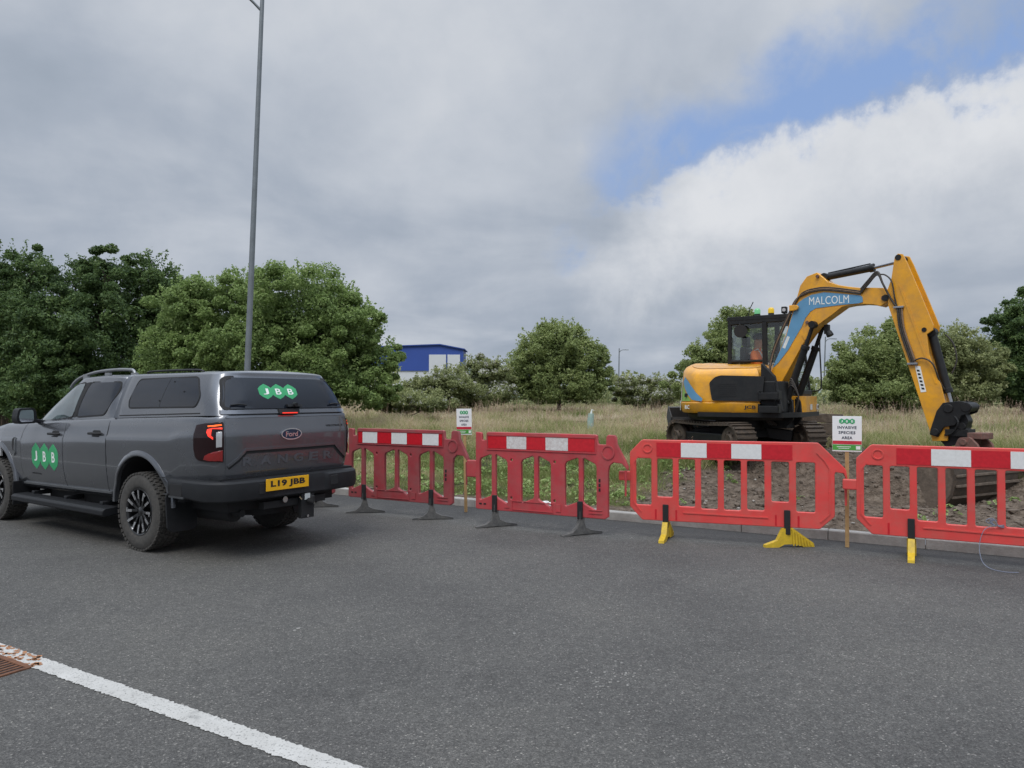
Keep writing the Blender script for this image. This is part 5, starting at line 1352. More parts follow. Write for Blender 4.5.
# linkage and quick hitch
LINK = [(2.489, 1.462), (2.705, 1.49), (2.823, 1.464), (2.869, 1.411), (2.834, 1.317), (2.729, 1.275), (2.70, 1.20), (2.64, 1.13), (2.50, 1.10), (2.416, 0.948), (2.304, 0.982), (2.317, 1.06), (2.403, 1.338)]
g = MB(); g.prism(LINK, lambda a, b, t: A3(a, b, t), -.05, -.015); g.prism(LINK, lambda a, b, t: A3(a, b, t), .305, .34)
g.cyl(A3(2.79, 1.40, -.06), A3(2.79, 1.40, .35), .07, .07, 18); g.cyl(A3(2.56, 1.38, -.07), A3(2.56, 1.38, .36), .065, .065, 18); g.cyl(A3(2.38, 1.02, -.07), A3(2.38, 1.02, .36), .055, .055, 18)
g.build('linkage', M['exc_black'], EX, smooth=30, bevel=.006)
g = MB()
hp = rounded([(2.56, 1.30), (2.74, 1.33), (2.80, 1.20), (2.76, 1.08), (2.80, .98), (2.70, .86), (2.50, .80), (2.42, .90), (2.52, 1.10)], .03)
g.prism(hp, lambda a, b, t: A3(a, b, t), .03, .26); g.cyl(A3(2.72, 1.12, -.02), A3(2.72, 1.12, .31), .05); g.box(A3(2.66, 1.02, .14), (.3, .36, .10), Matrix((fa, la, UPV)).transposed())
g.tube(smooth_path([A3(2.60, 1.30, -.01), A3(2.70, 1.18, -.09), A3(2.62, 1.02, -.07), A3(2.5, .98, -.02)]), .014, 6)
g.build('quick_hitch', M['exc_black'], EX, bevel=.01)
# hoses
def hose(pts, r_=.014, mt='hose', nm_='hose'):
    g = MB(); g.tube(smooth_path(pts, 7), r_, 7); g.build(nm_, M[mt], EX, smooth=60)
for k in range(3):
    o = k * .022; m_ = 'hose_tan' if k == 1 else 'hose'
    hose([A3(-.30 + o * .4, 1.75, -.05 - o), A3(-.23 + o, 2.35, -.01), A3(.06 + o * .9, 2.98, .0), A3(.20 + o, 3.235 + o * .4, .0), A3(.34, 3.31 + o, .0), A3(.50, 3.35 + o, .0), A3(.78, 3.345 + o, .0), A3(1.30, 3.225 + o, .0)], .012, m_)
for k in range(3):
    o = k * .03; hose([A3(1.30, 3.24 + o, -.0), A3(1.42, 3.36 + o, -.02), A3(1.57, 3.50 + o * .8, -.03), A3(1.66, 3.34, -.05), A3(1.78, 3.08, -.04), A3(1.865, 2.94, -.03)], .016)
    hose([A3(1.865 + o, 2.94, -.03), A3(1.90 + o, 2.60, -.03), A3(2.03 + o, 2.16, -.03), A3(2.06 + o, 2.04, -.02)], .016, 'hose_tan' if k == 2 else 'hose')
hose([A3(1.58, 3.50, -.02), A3(1.69, 3.48, -.04), A3(1.79, 3.36, -.05), A3(1.83, 3.10, -.04), A3(1.86, 2.95, -.03)], .012)
hose([A3(2.08, 2.10, -.03), A3(2.22, 2.14, -.05), A3(2.36, 2.05, -.06), A3(2.43, 1.80, .0), A3(2.48, 1.66, .06)], .012)
hose([A3(2.46, 2.5, .2), A3(2.56, 2.35, .22), A3(2.60, 2.1, .22), A3(2.54, 1.9, .2)], .012)
for k in range(4):
    hose([A3(-.30 + k * .05, 1.70, -.06), A3(-.42 + k * .03, 1.55, -.12), A3(-.40, 1.30, -.12), A3(-.25 + k * .04, 1.05, -.06)], .018)
    hose([A3(.0 + k * .04, 1.55, -.06), A3(.16, 1.75 + k * .04, -.10), A3(.28, 1.55, -.08), A3(.2, 1.25 + k * .03, -.04)], .014)
for z_, a_ in ((2.95, 1.885), (2.06, 2.075)):
    g = MB(); g.box(A3(a_ + .0, z_, -.035), (.15, .04, .03), Matrix((fa, la, UPV)).transposed()); g.build('hose_clamp', M['ram_rod'], EX, bevel=.004)
g = MB(); g.box(A3(.155, 3.10, -.02), (.10, .05, .10), Matrix((fa, la, UPV)).transposed()); g.cyl(A3(.22, 3.10, -.05), A3(.22, 3.10, .0), .045); g.build('hose_block', M['exc_yellow'], EX, bevel=.008)
g = MB(); g.box(A3(.68, 2.70, .15), (.08, .08, .16), Matrix((fa, la, UPV)).transposed()); g.cyl(A3(.72, 2.66, .10), A3(.76, 2.58, .10), .05, .06, 14); g.build('boom_work_light', M['exc_black'], boom, bevel=.01)
# wide bucket lying in the dug soil (a fitted attachment: moves with the arm)
bw_, bf_ = Vector((.885, .465, 0)), Vector((.465, -.885, 0))
BO = Vector((5.92, 9.95, 0)) - Vector((C0.x, C0.y, 0))
K3 = lambda f_, z, w_: BO + bf_ * f_ + bw_ * w_ + UPV * (z - EZ)
side = [(-.34, .62), (.06, .70), (.22, .62), (.27, .42), (.22, .20), (.08, .02), (-.10, -.04), (-.16, .08), (-.28, .36)]

shell = [(-.10, .70), (.06, .72), (.235, .63), (.29, .42), (.235, .19), (.09, .0), (-.10, -.06), (-.12, -.03), (.07, .03), (.20, .21), (.25, .42), (.20, .60), (.05, .68), (-.10, .66)]
g = MB(); g.prism(shell, lambda a, b, t: K3(a, b, t), -.02, 1.92); bk = g.build('bucket', M['steel_dirty'], EX, smooth=30)
for w_ in (0, 1.87):
    g = MB(); g.prism(side, lambda a, b, t: K3(a, b, t), w_, w_ + .03); g.build('side_plate', M['muddy'], bk, bevel=.004)
for i, (f_, z) in enumerate(((.25, .60), (.295, .47), (.285, .33), (.22, .17), (.10, .02))):
    g = MB(); g.bar(K3(f_, z, -.01), K3(f_, z, 1.91), .030, .035); g.build('bucket_rib', M['muddy'], bk, bevel=.004)
for w_ in (.62, .98):
    g = MB(); g.prism(rounded([(-.05, .66), (.22, .62), (.22, .86), (.10, .98), (-.05, .96), (-.12, .80)], .04), lambda a, b, t: K3(a, b, t), w_, w_ + .05); g.build('bucket_ear', M['rust_red'], bk, bevel=.006)
g = MB(); g.cyl(K3(.02, .90, .60), K3(.02, .90, 1.06), .05); g.cyl(K3(.14, .78, .60), K3(.14, .78, 1.06), .045); g.box(K3(.12, .99, .86), (.30, .20, .09), Matrix((bw_, bf_, UPV)).transposed()); g.build('bucket_pin', M['rust_red'], bk, bevel=.01)

# ------------------------------------------------------------------ operator
def skin_fig(name, V_, E_, mt, parent=None, sub=2):
    me = bpy.data.meshes.new(name); me.from_pydata([v[:3] for v in V_], E_, [])
    o = bpy.data.objects.new(name, me); COL.objects.link(o)
    md = o.modifiers.new('s', 'SKIN'); md.use_smooth_shade = True
    for i, v in enumerate(V_):
        r_ = v[3]; me.skin_vertices[0].data[i].radius = (r_, r_ if len(v) < 5 else v[4])
    me.skin_vertices[0].data[0].use_root = True
    s_ = o.modifiers.new('u', 'SUBSURF'); s_.levels = sub; s_.render_levels = sub
    dg = bpy.context.evaluated_depsgraph_get(); dg.update()
    m2 = bpy.data.meshes.new_from_object(o.evaluated_get(dg)); o.modifiers.clear(); o.data = m2
    m2.materials.clear()
    for q in (mt if isinstance(mt, list) else [mt]): m2.materials.append(q)
    o.parent = parent
    return o
PO = C0 + B3(.12, .55, 0)
# figure axes: x forward, y left
FW, LF = fb, lb
f3 = lambda a, l, z, r_, r2=None: tuple(PO * 0 + FW * a + LF * l + UPV * z) + ((r_, r2) if r2 else (r_,))
Vb = [f3(0, 0, 1.46, .15, .13), f3(.0, 0, 1.66, .14, .12), f3(.0, 0, 1.84, .165, .12), f3(.0, 0, 1.93, .10, .09), f3(.02, 0, 1.985, .058), f3(.045, 0, 2.06, .085, .095), f3(.05, 0, 2.15, .085, .10), f3(.045, 0, 2.21, .055, .07),
      f3(0, .19, 1.88, .068), f3(.08, .26, 1.66, .052), f3(.30, .24, 1.60, .040), f3(.36, .235, 1.615, .028),
      f3(0, -.19, 1.88, .068), f3(.08, -.26, 1.66, .052), f3(.30, -.24, 1.60, .040), f3(.36, -.235, 1.615, .028),
      f3(.08, .11, 1.44, .095), f3(.42, .13, 1.46, .075), f3(.52, .13, 1.18, .052), f3(.56, .13, 1.04, .045), f3(.68, .13, 1.02, .035),
      f3(.08, -.11, 1.44, .095), f3(.42, -.13, 1.46, .075), f3(.52, -.13, 1.18, .052), f3(.56, -.13, 1.04, .045), f3(.68, -.13, 1.02, .035),
      f3(.145, 0, 2.10, .018), f3(.40, .235, 1.63, .018), f3(.40, -.235, 1.63, .018)]
Eb = [(0, 1), (1, 2), (2, 3), (3, 4), (4, 5), (5, 6), (6, 7), (2, 8), (8, 9), (9, 10), (10, 11), (2, 12), (12, 13), (13, 14), (14, 15), (0, 16), (16, 17), (17, 18), (18, 19), (19, 20), (0, 21), (21, 22), (22, 23), (23, 24), (24, 25), (5, 26), (11, 27), (15, 28)]
PR = empty('person', PO, 0, label='seated operator in an orange hi-vis jacket and dark cap inside the excavator cab', cat='person')
bd_ = skin_fig('body', Vb, Eb, [M['hivis_orange'], M['skin'], M['dark_cloth']], PR)
for p_ in bd_.data.polygons:
    c = p_.center; a = c.dot(FW)
    p_.material_index = 1 if (c.z > 1.985 or (a > .33 and c.z > 1.55)) else (2 if (c.z < 1.50 and a > .10) or c.z < 1.38 else 0)
g = MB(); g.lathe([(0, .108), (.05, .108), (.10, .085), (.125, .04), (.13, 0)], FW * .04 + UPV * 2.15, (0, 0, 1), 20)
g.prism([(.12, -.07), (.22, -.045), (.22, .045), (.12, .07)], lambda a, b, t: FW * a + LF * b + UPV * t, 2.16, 2.175); g.build('cap', M['dark_cloth'], PR, smooth=50)
for l in (-.09, .09):
    g = MB(); g.tube([FW * .155 + LF * l * .9 + UPV * 1.52, FW * .14 + LF * l + UPV * 1.80, FW * .05 + LF * l * 1.1 + UPV * 1.965, FW * -.12 + LF * l + UPV * 1.88], .018, 6); g.build('reflective_band', M['pale_plastic'], PR)
for l in (-.035, .035):
    g = MB(); g.lathe([(-.012, 0), (-.006, .010), (.006, .010), (.012, 0)], FW * .128 + LF * l + UPV * 2.125, FW, 8); g.build('eye', M['ink'], PR)
for sgn in (-1, 1):      # fingers closed round the levers
    for k in range(4):
        b_ = FW * .37 + LF * (.235 * sgn - .03 + k * .02) + UPV * 1.625
        g = MB(); g.tube([b_ - UPV * .005, b_ + FW * (.045 + .004 * (k in (1, 2))) + UPV * .005, b_ + FW * .055 - UPV * .022, b_ + FW * .03 - UPV * .036], [.010, .009, .009, .007], 6); g.build('finger', M['skin'], PR, smooth=60)
    b_ = FW * .36 + LF * (.235 * sgn - sgn * .03) + UPV * 1.62
    g = MB(); g.tube([b_, b_ + FW * .02 - LF * sgn * .02 + UPV * .01, b_ + FW * .05 - LF * sgn * .012 + UPV * .012], [.012, .010, .008], 6); g.build('thumb', M['skin'], PR, smooth=60)
# yellow vest hanging in the rear corner of the cab
VO = C0 + B3(-.12, .50, .96)
g = MB(); vs_p = [(-.09, 1.86), (.09, 1.86), (.10, 2.10), (.06, 2.24), (.03, 2.27), (-.03, 2.27), (-.06, 2.24), (-.10, 2.10)]
g.prism(vs_p, lambda a, b, t: tuple(FW * (a + .02 * math.sin(b * 40)) + LF * t + UPV * (b - .02)), -.02, .02)
vo = g.build('hanging_vest', M['hivis_yellow'], None, bevel=.01, label='yellow hi-vis vest hanging inside the cab behind the operator', cat='vest'); vo.location = VO; vo.scale = (.5, .5, .5)

# ------------------------------------------------------------------ timbers and small things on the verge
def timber(x, y, z, rz, Lt, w_, h_, label):
    g = MB(); n = 10; vs = []
    for i in range(n + 1):
        a = -Lt / 2 + Lt * i / n
        for (b, c) in ((-w_ / 2, 0), (w_ / 2, 0), (w_ / 2, h_), (-w_ / 2, h_)): vs.append((a, b + random.uniform(-.008, .008), c + random.uniform(-.008, .008)))
    g.add(vs, [(4 * i + k, 4 * i + (k + 1) % 4, 4 * i + 4 + (k + 1) % 4, 4 * i + 4 + k) for i in range(n) for k in range(4)] + [(0, 1, 2, 3), (4 * n, 4 * n + 1, 4 * n + 2, 4 * n + 3)])
    o = g.build('timber_baulk', M['timber_dark'], bevel=.012, label=label, cat='timber', group='muddy timbers behind the excavator'); o.location = (x, y, z); o.rotation_euler = (0, R(.6), rz)
tx_, ty_ = 6.0, 14.6
a_, n_ = kan(tx_, ty_); tz = float(ground_z(a_, n_)) + .02
timber(tx_, ty_, tz, R(-8), 1.7, .42, .24, 'muddy brown timber at the bottom of the stack right of the tracks')
timber(tx_ - .03, ty_ + .02, tz + .25, R(-7), 1.65, .36, .22, 'muddy brown timber in the middle of the stack right of the tracks')
timber(tx_ - .08, ty_ + .03, tz + .48, R(-9), 1.6, .30, .18, 'muddy brown timber on top of the stack right of the tracks')
# marker in the grass, litter
def at_ground(px, dpt): x = (px - 512) / 711.2 * dpt; a, n = kan(x, dpt); return x, dpt, float(ground_z(a, n))
x, y, z = at_ground(590, 19)
mk = empty('marker_tube', (x, y, z), 0, label='small pale green plastic tree guard standing in the rough grass', cat='tree guard')
g = MB(); g.tube([(0, 0, -.1), (.01, 0, .4), (.03, 0, .62)], [.07, .09, .08], 10); g.build('tube', M['teal_plastic'], mk, smooth=50)
g = MB(); g.tube([(.03, 0, .62), (.05, 0, .72), (.12, .0, .70)], [.03, .02, .004], 6); g.build('tie', M['pale_plastic'], mk)
x, y, z = at_ground(545, 9.6)
g = MB(); pts = []
for i in range(7):
    for j in range(5): pts.append((x + (i - 3) * .035 + random.uniform(-.01, .01), y + (j - 2) * .03, z + .05 + random.uniform(-.02, .03) - .01 * abs(i - 3)))
g.add(pts, [(i * 5 + j, i * 5 + j + 1, (i + 1) * 5 + j + 1, (i + 1) * 5 + j) for i in range(6) for j in range(4)])
lt = g.build('plastic_litter', M['refl_white'], label='crumpled white plastic litter on the kerb edge behind the scuffed barrier', cat='litter')
sm = lt.modifiers.new('s', 'SOLIDIFY'); sm.thickness = .004
# ------------------------------------------------------------------ far background
BT = empty('warehouse', (0, 0, 0), label='blue clad warehouse with white lower walls beyond the trees', cat='warehouse')
def PXY(px, Y_): return (px - 512) / 711.2 * Y_
def PZ(py, Y_): return H0 + (397.1 - py) / 711.2 * Y_
Yb = 150.0
g = MB(); xl, xr = PXY(350, Yb), PXY(463, Yb); xm = PXY(440, Yb)
g.prism([(xl, 7.1), (xr, 7.1), (xr, PZ(349, Yb)), (xm, PZ(344.3, Yb)), (xl, PZ(345.5, Yb) - .4)], lambda a, b, t: (a, t, b), Yb, Yb + 9); g.build('upper_cladding', M['blue_clad'], BT)
g = MB(); g.box(((xl + xr) / 2, Yb + 4.5, 3.55), (xr - xl - .2, 8.6, 7.1)); g.build('lower_wall', M['white_clad'], BT)
for a, b in ((429, 446), (447.5, 460)):
    g = MB(); g.prism([(PXY(a, Yb), PZ(385, Yb)), (PXY(b, Yb), PZ(385, Yb)), (PXY(b, Yb), PZ(354.6, Yb)), (PXY(a, Yb), PZ(354.6, Yb))], lambda a, b, t: (a, t, b), Yb - .12, Yb - .005); g.build('loading_door', M['white_clad'], BT)
g = MB(); g.add([(xl - .4, Yb - .4, PZ(345.5, Yb) - .35), (xm, Yb - .4, PZ(344.3, Yb) + .08), (xr + .4, Yb - .4, PZ(349, Yb) + .06), (xl - .4, Yb + 9.4, PZ(345.5, Yb) - .35), (xm, Yb + 9.4, PZ(344.3, Yb) + .08), (xr + .4, Yb + 9.4, PZ(349, Yb) + .06)], [(0, 1, 4, 3), (1, 2, 5, 4)])
o = g.build('roof', M['blue_clad'], BT); sm = o.modifiers.new('s', 'SOLIDIFY'); sm.thickness = .2
# far wooded hill
m, nt, p = node_mat('hill_green'); tcn = N(nt, 'ShaderNodeTexCoord'); n1 = N(nt, 'ShaderNodeTexNoise', Scale=.06, Detail=8.0); nt.links.new(tcn.outputs['Object'], n1.inputs[0])
r = ramp(nt, [(.35, (.09, .13, .12)), (.65, (.17, .21, .18))], n1.outputs['Fac']); nt.links.new(r.outputs[0], p.inputs['Base Color']); p.inputs['Roughness'].default_value = 1
xs = np.linspace(-700, 900, 160); ys = np.linspace(0, 260, 14); vs = []
for j, y in enumerate(ys):
    for x in xs:
        hgt = (16 + 12 * float(vnoise(x, 0, 160, 21)) + 7 * float(vnoise(x, 0, 50, 22)) + 1.5 * float(vnoise(x, y, 12, 23))) * math.sin(min(1, j / 9) * math.pi / 2)
        k = math.exp(-((x + 30) / 70) ** 2); hgt = hgt * .35 + 30 * k * math.sin(min(1, j / 9) * math.pi / 2)
        vs.append((x, 620 + y, hgt - 1))
n = len(xs); me = bpy.data.meshes.new('hill'); me.from_pydata(vs, [], [(j * n + i, j * n + i + 1, (j + 1) * n + i + 1, (j + 1) * n + i) for j in range(len(ys) - 1) for i in range(n - 1)])
tag(link_mesh('hill', me, m, smooth=180), 'distant low wooded hill', None, kind='structure')

# ------------------------------------------------------------------ foliage
def quad_mesh(name, V_, var, mt, parent=None, smooth=False):
    """V_ (n,4,3) quads with a per-face random value"""
    n = len(V_); me = bpy.data.meshes.new(name)
    me.vertices.add(n * 4); me.vertices.foreach_set('co', V_.reshape(-1).astype(np.float32))
    me.loops.add(n * 4); me.loops.foreach_set('vertex_index', np.arange(n * 4, dtype=np.int32))
    me.polygons.add(n); me.polygons.foreach_set('loop_start', np.arange(0, n * 4, 4, dtype=np.int32))
    try: me.polygons.foreach_set('loop_total', np.full(n, 4, dtype=np.int32))
    except Exception: pass
    me.update(calc_edges=True)
    at = me.attributes.new('var', 'FLOAT', 'FACE'); at.data.foreach_set('value', var.astype(np.float32))
    return link_mesh(name, me, mt, parent)
def unit(n): v = rng.normal(size=(n, 3)); return v / np.linalg.norm(v, axis=1)[:, None]
def leaves(P_, out, size, asp=.55, up=.35):
    """leaf quads centred at P_, facing roughly outwards"""
    n = len(P_); nr = out * .7 + unit(n) * .9 + np.array([0, 0, up]); nr /= np.linalg.norm(nr, axis=1)[:, None]
    t = np.cross(nr, unit(n)); t /= np.linalg.norm(t, axis=1)[:, None] + 1e-9; b = np.cross(nr, t)
    s = (size * rng.uniform(.6, 1.35, n))[:, None]
    return np.stack([P_ - t * s, P_ - b * s * asp + nr * s * .15, P_ + t * s, P_ + b * s * asp + nr * s * .15], 1)
LEAF = {
 'dark': attr_mat('leaf_dark_green', [(0, (0.051, 0.090, 0.037)), (.5, (0.098, 0.158, 0.051)), (.85, (0.161, 0.231, 0.072)), (1, (0.238, 0.308, 0.120))], trans=.35),
 'light': attr_mat('leaf_light_green', [(0, (0.130, 0.190, 0.064)), (.5, (0.229, 0.320, 0.104)), (.85, (0.328, 0.428, 0.152)), (1, (0.458, 0.534, 0.244))], trans=.45),
 'mid': attr_mat('leaf_mid_green', [(0, (0.148, 0.195, 0.075)), (.5, (0.260, 0.318, 0.115)), (.85, (0.371, 0.426, 0.172)), (1, (0.506, 0.534, 0.265))], trans=.45),
 'grey': attr_mat('leaf_grey_green', [(0, (0.171, 0.201, 0.093)), (.5, (0.285, 0.318, 0.138)), (.85, (0.399, 0.422, 0.198)), (1, (0.542, 0.554, 0.308))], trans=.45),
 'blossom': attr_mat('white_blossom', [(0, (0.306, 0.306, 0.246)), (.5, (0.493, 0.493, 0.425)), (1, (0.600, 0.600, 0.578))], trans=.3),
}
def tree(name, x, y, z, lobes, leaf, size, n_leaf, label, cat='tree', group=None, trunk=.16, shoots=60, blossom=0, clump=.30, nclump=26, trunk_top=.5, seed=0):
    """lobes: (cx,cy,cz,rx,ry,rz) relative to the base"""
    root = empty(name, (x, y, z), 0, label=label, cat=cat, group=group); n_leaf = int(n_leaf * 1.75); nclump = int(nclump * 1.5); clump = clump * .86
    vol = [l[3] * l[5] for l in lobes]; tot = sum(vol); PS = []; OS = []; VR = []
    BP = []; BO_ = []
    for l, vv in zip(lobes, vol):
        c = np.array(l[:3]); r_ = np.array(l[3:6]); k = max(6, int(nclump * vv / tot * len(lobes)))
        d = unit(k); d[:, 2] = d[:, 2] * .85 + .12
        rad = rng.uniform(.48, 1.24 if cat == 'tree' else 1.12, k)[:, None]
        cc = c + d * r_ * rad; cr_ = clump * rng.uniform(.5, 1.3, k) * (1.25 - .45 * rad[:, 0]) * float(np.mean(r_))
        nl = int(n_leaf * vv / tot / k)
        for q, cr2, dd_ in zip(cc, cr_, d):
            dv = rng.uniform(-.13, .13)
            u = unit(nl); rr_ = cr2 * rng.uniform(.35, 1.0, nl)[:, None] ** .6
            P_ = q + u * rr_ * np.array([1.15, 1.15, .80]); P_[:, 2] -= .12 * cr2 * (u[:, 0] ** 2 + u[:, 1] ** 2)
            PS.append(P_); OS.append(u * .6 + dd_ * .4); VR.append(np.clip(rng.normal(.45 + dv, .2, nl), 0, 1))
            if blossom and rng.random() < .75:
                nb = int(nl * blossom * .8); u = unit(nb); u[:, 2] = abs(u[:, 2]) * .9 + u[:, 2] * .1
                BP.append(q + u * cr2 * rng.uniform(.85, 1.08, nb)[:, None]); BO_.append(u)
        # sparse fill inside so the sky does not show straight through everywhere
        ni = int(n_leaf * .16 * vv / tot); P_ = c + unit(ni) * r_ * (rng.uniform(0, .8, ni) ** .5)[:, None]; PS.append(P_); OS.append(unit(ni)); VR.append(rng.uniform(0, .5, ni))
        ns = int(shoots * vv / tot)
        for q in range(int(ns * 1.6)):
            d = unit(1)[0]; d[2] = abs(d[2]) * .9 + .25; d /= np.linalg.norm(d); b0 = c + d * r_ * .92
            Ls = rng.uniform(.10, .42) * float(np.mean(r_)); dr = d * .5 + np.array([0, 0, .8]) + rng.normal(size=3) * .15; dr /= np.linalg.norm(dr)
            t = rng.uniform(0, 1, 26)[:, None]; P_ = b0 + dr * Ls * t + rng.normal(size=(26, 3)) * size * (1.4 - t) * .9
            PS.append(P_); OS.append(unit(26)); VR.append(np.clip(rng.normal(.6, .18, 26), 0, 1))
    P_ = np.concatenate(PS); O_ = np.concatenate(OS); V_ = np.concatenate(VR)
    keep = P_[:, 2] > .02
    P_, O_, V_ = P_[keep], O_[keep], V_[keep]
    cr2 = quad_mesh('crown', leaves(P_, O_, size * .68), V_, LEAF[leaf], root)
    if blossom:
        B_ = np.concatenate(BP); Q_ = np.concatenate(BO_); quad_mesh('blossom', leaves(B_, Q_, size * .60, .8), rng.uniform(0, 1, len(B_)), LEAF['blossom'], root)
    g = MB(); zc_ = max(l[2] for l in lobes); mx_ = [l for l in lobes]
    fork = Vector((rng.normal() * .1, rng.normal() * .1, zc_ * trunk_top))
    g.tube([Vector((0, 0, -.3)), Vector((.03, 0, zc_ * trunk_top * .5)), fork], [trunk * 1.25, trunk, trunk * .8], 9)
    for l in lobes:
        e = Vector(l[:3]); m_ = fork.lerp(e, .5) + Vector((0, 0, -.1 * l[5])); tip = e + Vector((0, 0, l[5] * .6))
        g.tube([fork, m_, e, tip], [trunk * .62, trunk * .42, trunk * .25, trunk * .06], 6)
        for k in range(4):
            d = Vector(unit(1)[0]); d.z = abs(d.z); q = Vector((e.x + d.x * l[3] * .8, e.y + d.y * l[4] * .8, e.z + d.z * l[5] * .8)); g.tube([m_.lerp(e, .7), e.lerp(q, .5) + Vector((0, 0, .05)), q], [trunk * .22, trunk * .13, trunk * .04], 5)
    g.build('trunk', M['bark'], root, smooth=60)
    return root
def gz(x, y): a, n = kan(x, y); return float(ground_z(a, n))
def tree_px(name, Yt, lobes_px, leaf, size, n_leaf, label, **kw):
    """lobes given as (px, py, half width px, half height px, depth offset m) at distance Yt"""
    k = Yt / 711.2; cx_ = PXY(np.mean([l[0] for l in lobes_px]), Yt); z0 = gz(cx_, Yt)
    lobes = [(PXY(l[0], Yt) - cx_, (l[4] if len(l) > 4 else 0), PZ(l[1], Yt) - z0, l[2] * k, l[2] * k * .9, l[3] * k) for l in lobes_px]
    return tree(name, cx_, Yt, z0, lobes, leaf, size, n_leaf, label, **kw)
# dark trees on the left
tree_px('dark_tree', 27, [(-8, 300, 50, 58), (14, 292, 30, 46, .5), (-12, 372, 60, 60, .3), (30, 345, 32, 50, -.8)], 'dark', .085, 42000, 'dark broad tree at the left edge, tallest in the frame', trunk=.22, nclump=34, group='dense trees on the left')
tree_px('dark_tree', 26, [(78, 298, 38, 42), (108, 288, 28, 34), (60, 345, 44, 50, -.9), (100, 352, 46, 50, -.6), (62, 395, 50, 36, -1.2), (110, 400, 46, 30, -1)], 'dark', .080, 56000, 'dark leafy tree behind the pickup bonnet and cab', trunk=.2, nclump=34, group='dense trees on the left')
tree_px('dark_tree', 28, [(150, 290, 30, 38), (168, 320, 26, 40), (140, 350, 40, 50), (150, 395, 40, 30)], 'dark', .082, 36000, 'dark tree with a rounded top left of the pale green tree', trunk=.2, nclump=34, group='dense trees on the left')
tree_px('willow_tree', 22.5, [(200, 318, 42, 36), (178, 362, 34, 38, -.4), (222, 372, 40, 42, -.6), (240, 300, 32, 28)], 'light', .070, 46000, 'pale green bushy tree directly left of the tall lamp post', trunk=.14, shoots=150, nclump=36, group='dense trees on the left')
tree_px('willow_tree', 21.5, [(300, 318, 56, 46), (268, 355, 44, 42, -.5), (345, 338, 42, 34), (372, 365, 30, 26, .2), (320, 382, 48, 34, -.8), (365, 392, 34, 22, -.3)], 'light', .068, 74000, 'pale green spreading tree right of the tall lamp post, crown down to the grass', trunk=.16, shoots=190, nclump=38, group='dense trees on the left')
# bushes in the middle
tree_px('round_bush', 38, [(556, 358, 38, 32), (532, 372, 28, 22), (584, 368, 26, 26), (558, 390, 50, 17), (522, 384, 20, 18), (598, 384, 19, 18), (550, 343, 20, 19), (570, 340, 15, 16)], 'mid', .095, 36000, 'round green bush standing alone in the middle of the field edge', cat='bush', trunk=.10, shoots=280, nclump=30, clump=.27)
tree_px('hawthorn_bush', 34, [(405, 396, 20, 11), (425, 392, 24, 14), (448, 385, 22, 17), (430, 402, 40, 11), (395, 403, 22, 11)], 'grey', .080, 26000, 'low grey green hawthorn in front of the warehouse', cat='bush', group='flowering hawthorns', blossom=.10, trunk=.05, shoots=70, trunk_top=.3)
tree_px('hawthorn_bush', 36, [(478, 376, 22, 19), (495, 380, 18, 20), (462, 386, 24, 16), (480, 396, 38, 14)], 'grey', .080, 24000, 'white flowering hawthorn just left of the round bush', cat='bush', group='flowering hawthorns', blossom=.36, trunk=.05, shoots=60, trunk_top=.3)
tree_px('hawthorn_bush', 40, [(630, 388, 18, 11), (652, 386, 18, 11), (672, 390, 16, 10), (650, 397, 36, 10)], 'grey', .080, 18000, 'low white flowering hawthorn between the round bush and the excavator', cat='bush', group='flowering hawthorns', blossom=.42, trunk=.05, shoots=40, trunk_top=.3)
tree_px('thorn_scrub', 27, [(385, 402, 20, 12), (408, 404, 22, 10), (432, 405, 18, 8)], 'grey', .075, 12000, 'small pale scrub bush at the foot of the pale green spreading tree', cat='bush', blossom=.1, trunk=.04, shoots=40, trunk_top=.3)
# trees behind the excavator and to the right
tree_px('ash_tree', 33, [(735, 345, 30, 32), (710, 368, 28, 26), (755, 360, 34, 36), (695, 388, 26, 18), (770, 385, 34, 24), (738, 325, 18, 16)], 'mid', .088, 40000, 'green tree rising behind the excavator cab and hood', trunk=.14, shoots=170, nclump=34)
tree_px('scrub_bush', 31, [(880, 366, 40, 34), (856, 382, 30, 28), (905, 345, 26, 26), (882, 392, 48, 22)], 'mid', .085, 42000, 'wide green bush behind the excavator dipper', cat='bush', group='bushes on the right', trunk=.10, shoots=150, nclump=34)
tree_px('scrub_bush', 32, [(948, 358, 36, 30), (972, 372, 30, 30), (930, 378, 34, 30), (955, 396, 46, 18)], 'grey', .085, 42000, 'grey green bush between the dipper and the right edge', cat='bush', group='bushes on the right', trunk=.10, shoots=150, nclump=34)
tree_px('dark_tree', 33, [(1008, 340, 20, 34), (1028, 334, 28, 38), (1013, 378, 34, 36), (1048, 376, 40, 40)], 'dark', .085, 40000, 'dark tall tree at the right edge', trunk=.18, shoots=140, nclump=34)
# low distant hedge line, too far to count
PS = []
for k in range(1500):
    Y_ = rng.uniform(60, 84); px = rng.uniform(-200, 1250)
    x = PXY(px, Y_); hh = 2.0 + 1.6 * float(vnoise(px, 0, 30, 31))
    if 395 < px < 480: hh *= .5
    q = np.array([x, Y_, gz(x, Y_) + rng.uniform(.2, hh)]); PS.append(q + unit(26) * rng.uniform(.2, .8, 26)[:, None] * np.array([1.3, 1.3, .7]))
P_ = np.concatenate(PS); tag(quad_mesh('distant_scrub', leaves(P_, unit(len(P_)), .22), rng.uniform(0, 1, len(P_)), LEAF['grey']), 'distant line of grey green scrub along the horizon', 'scrub', kind='stuff')

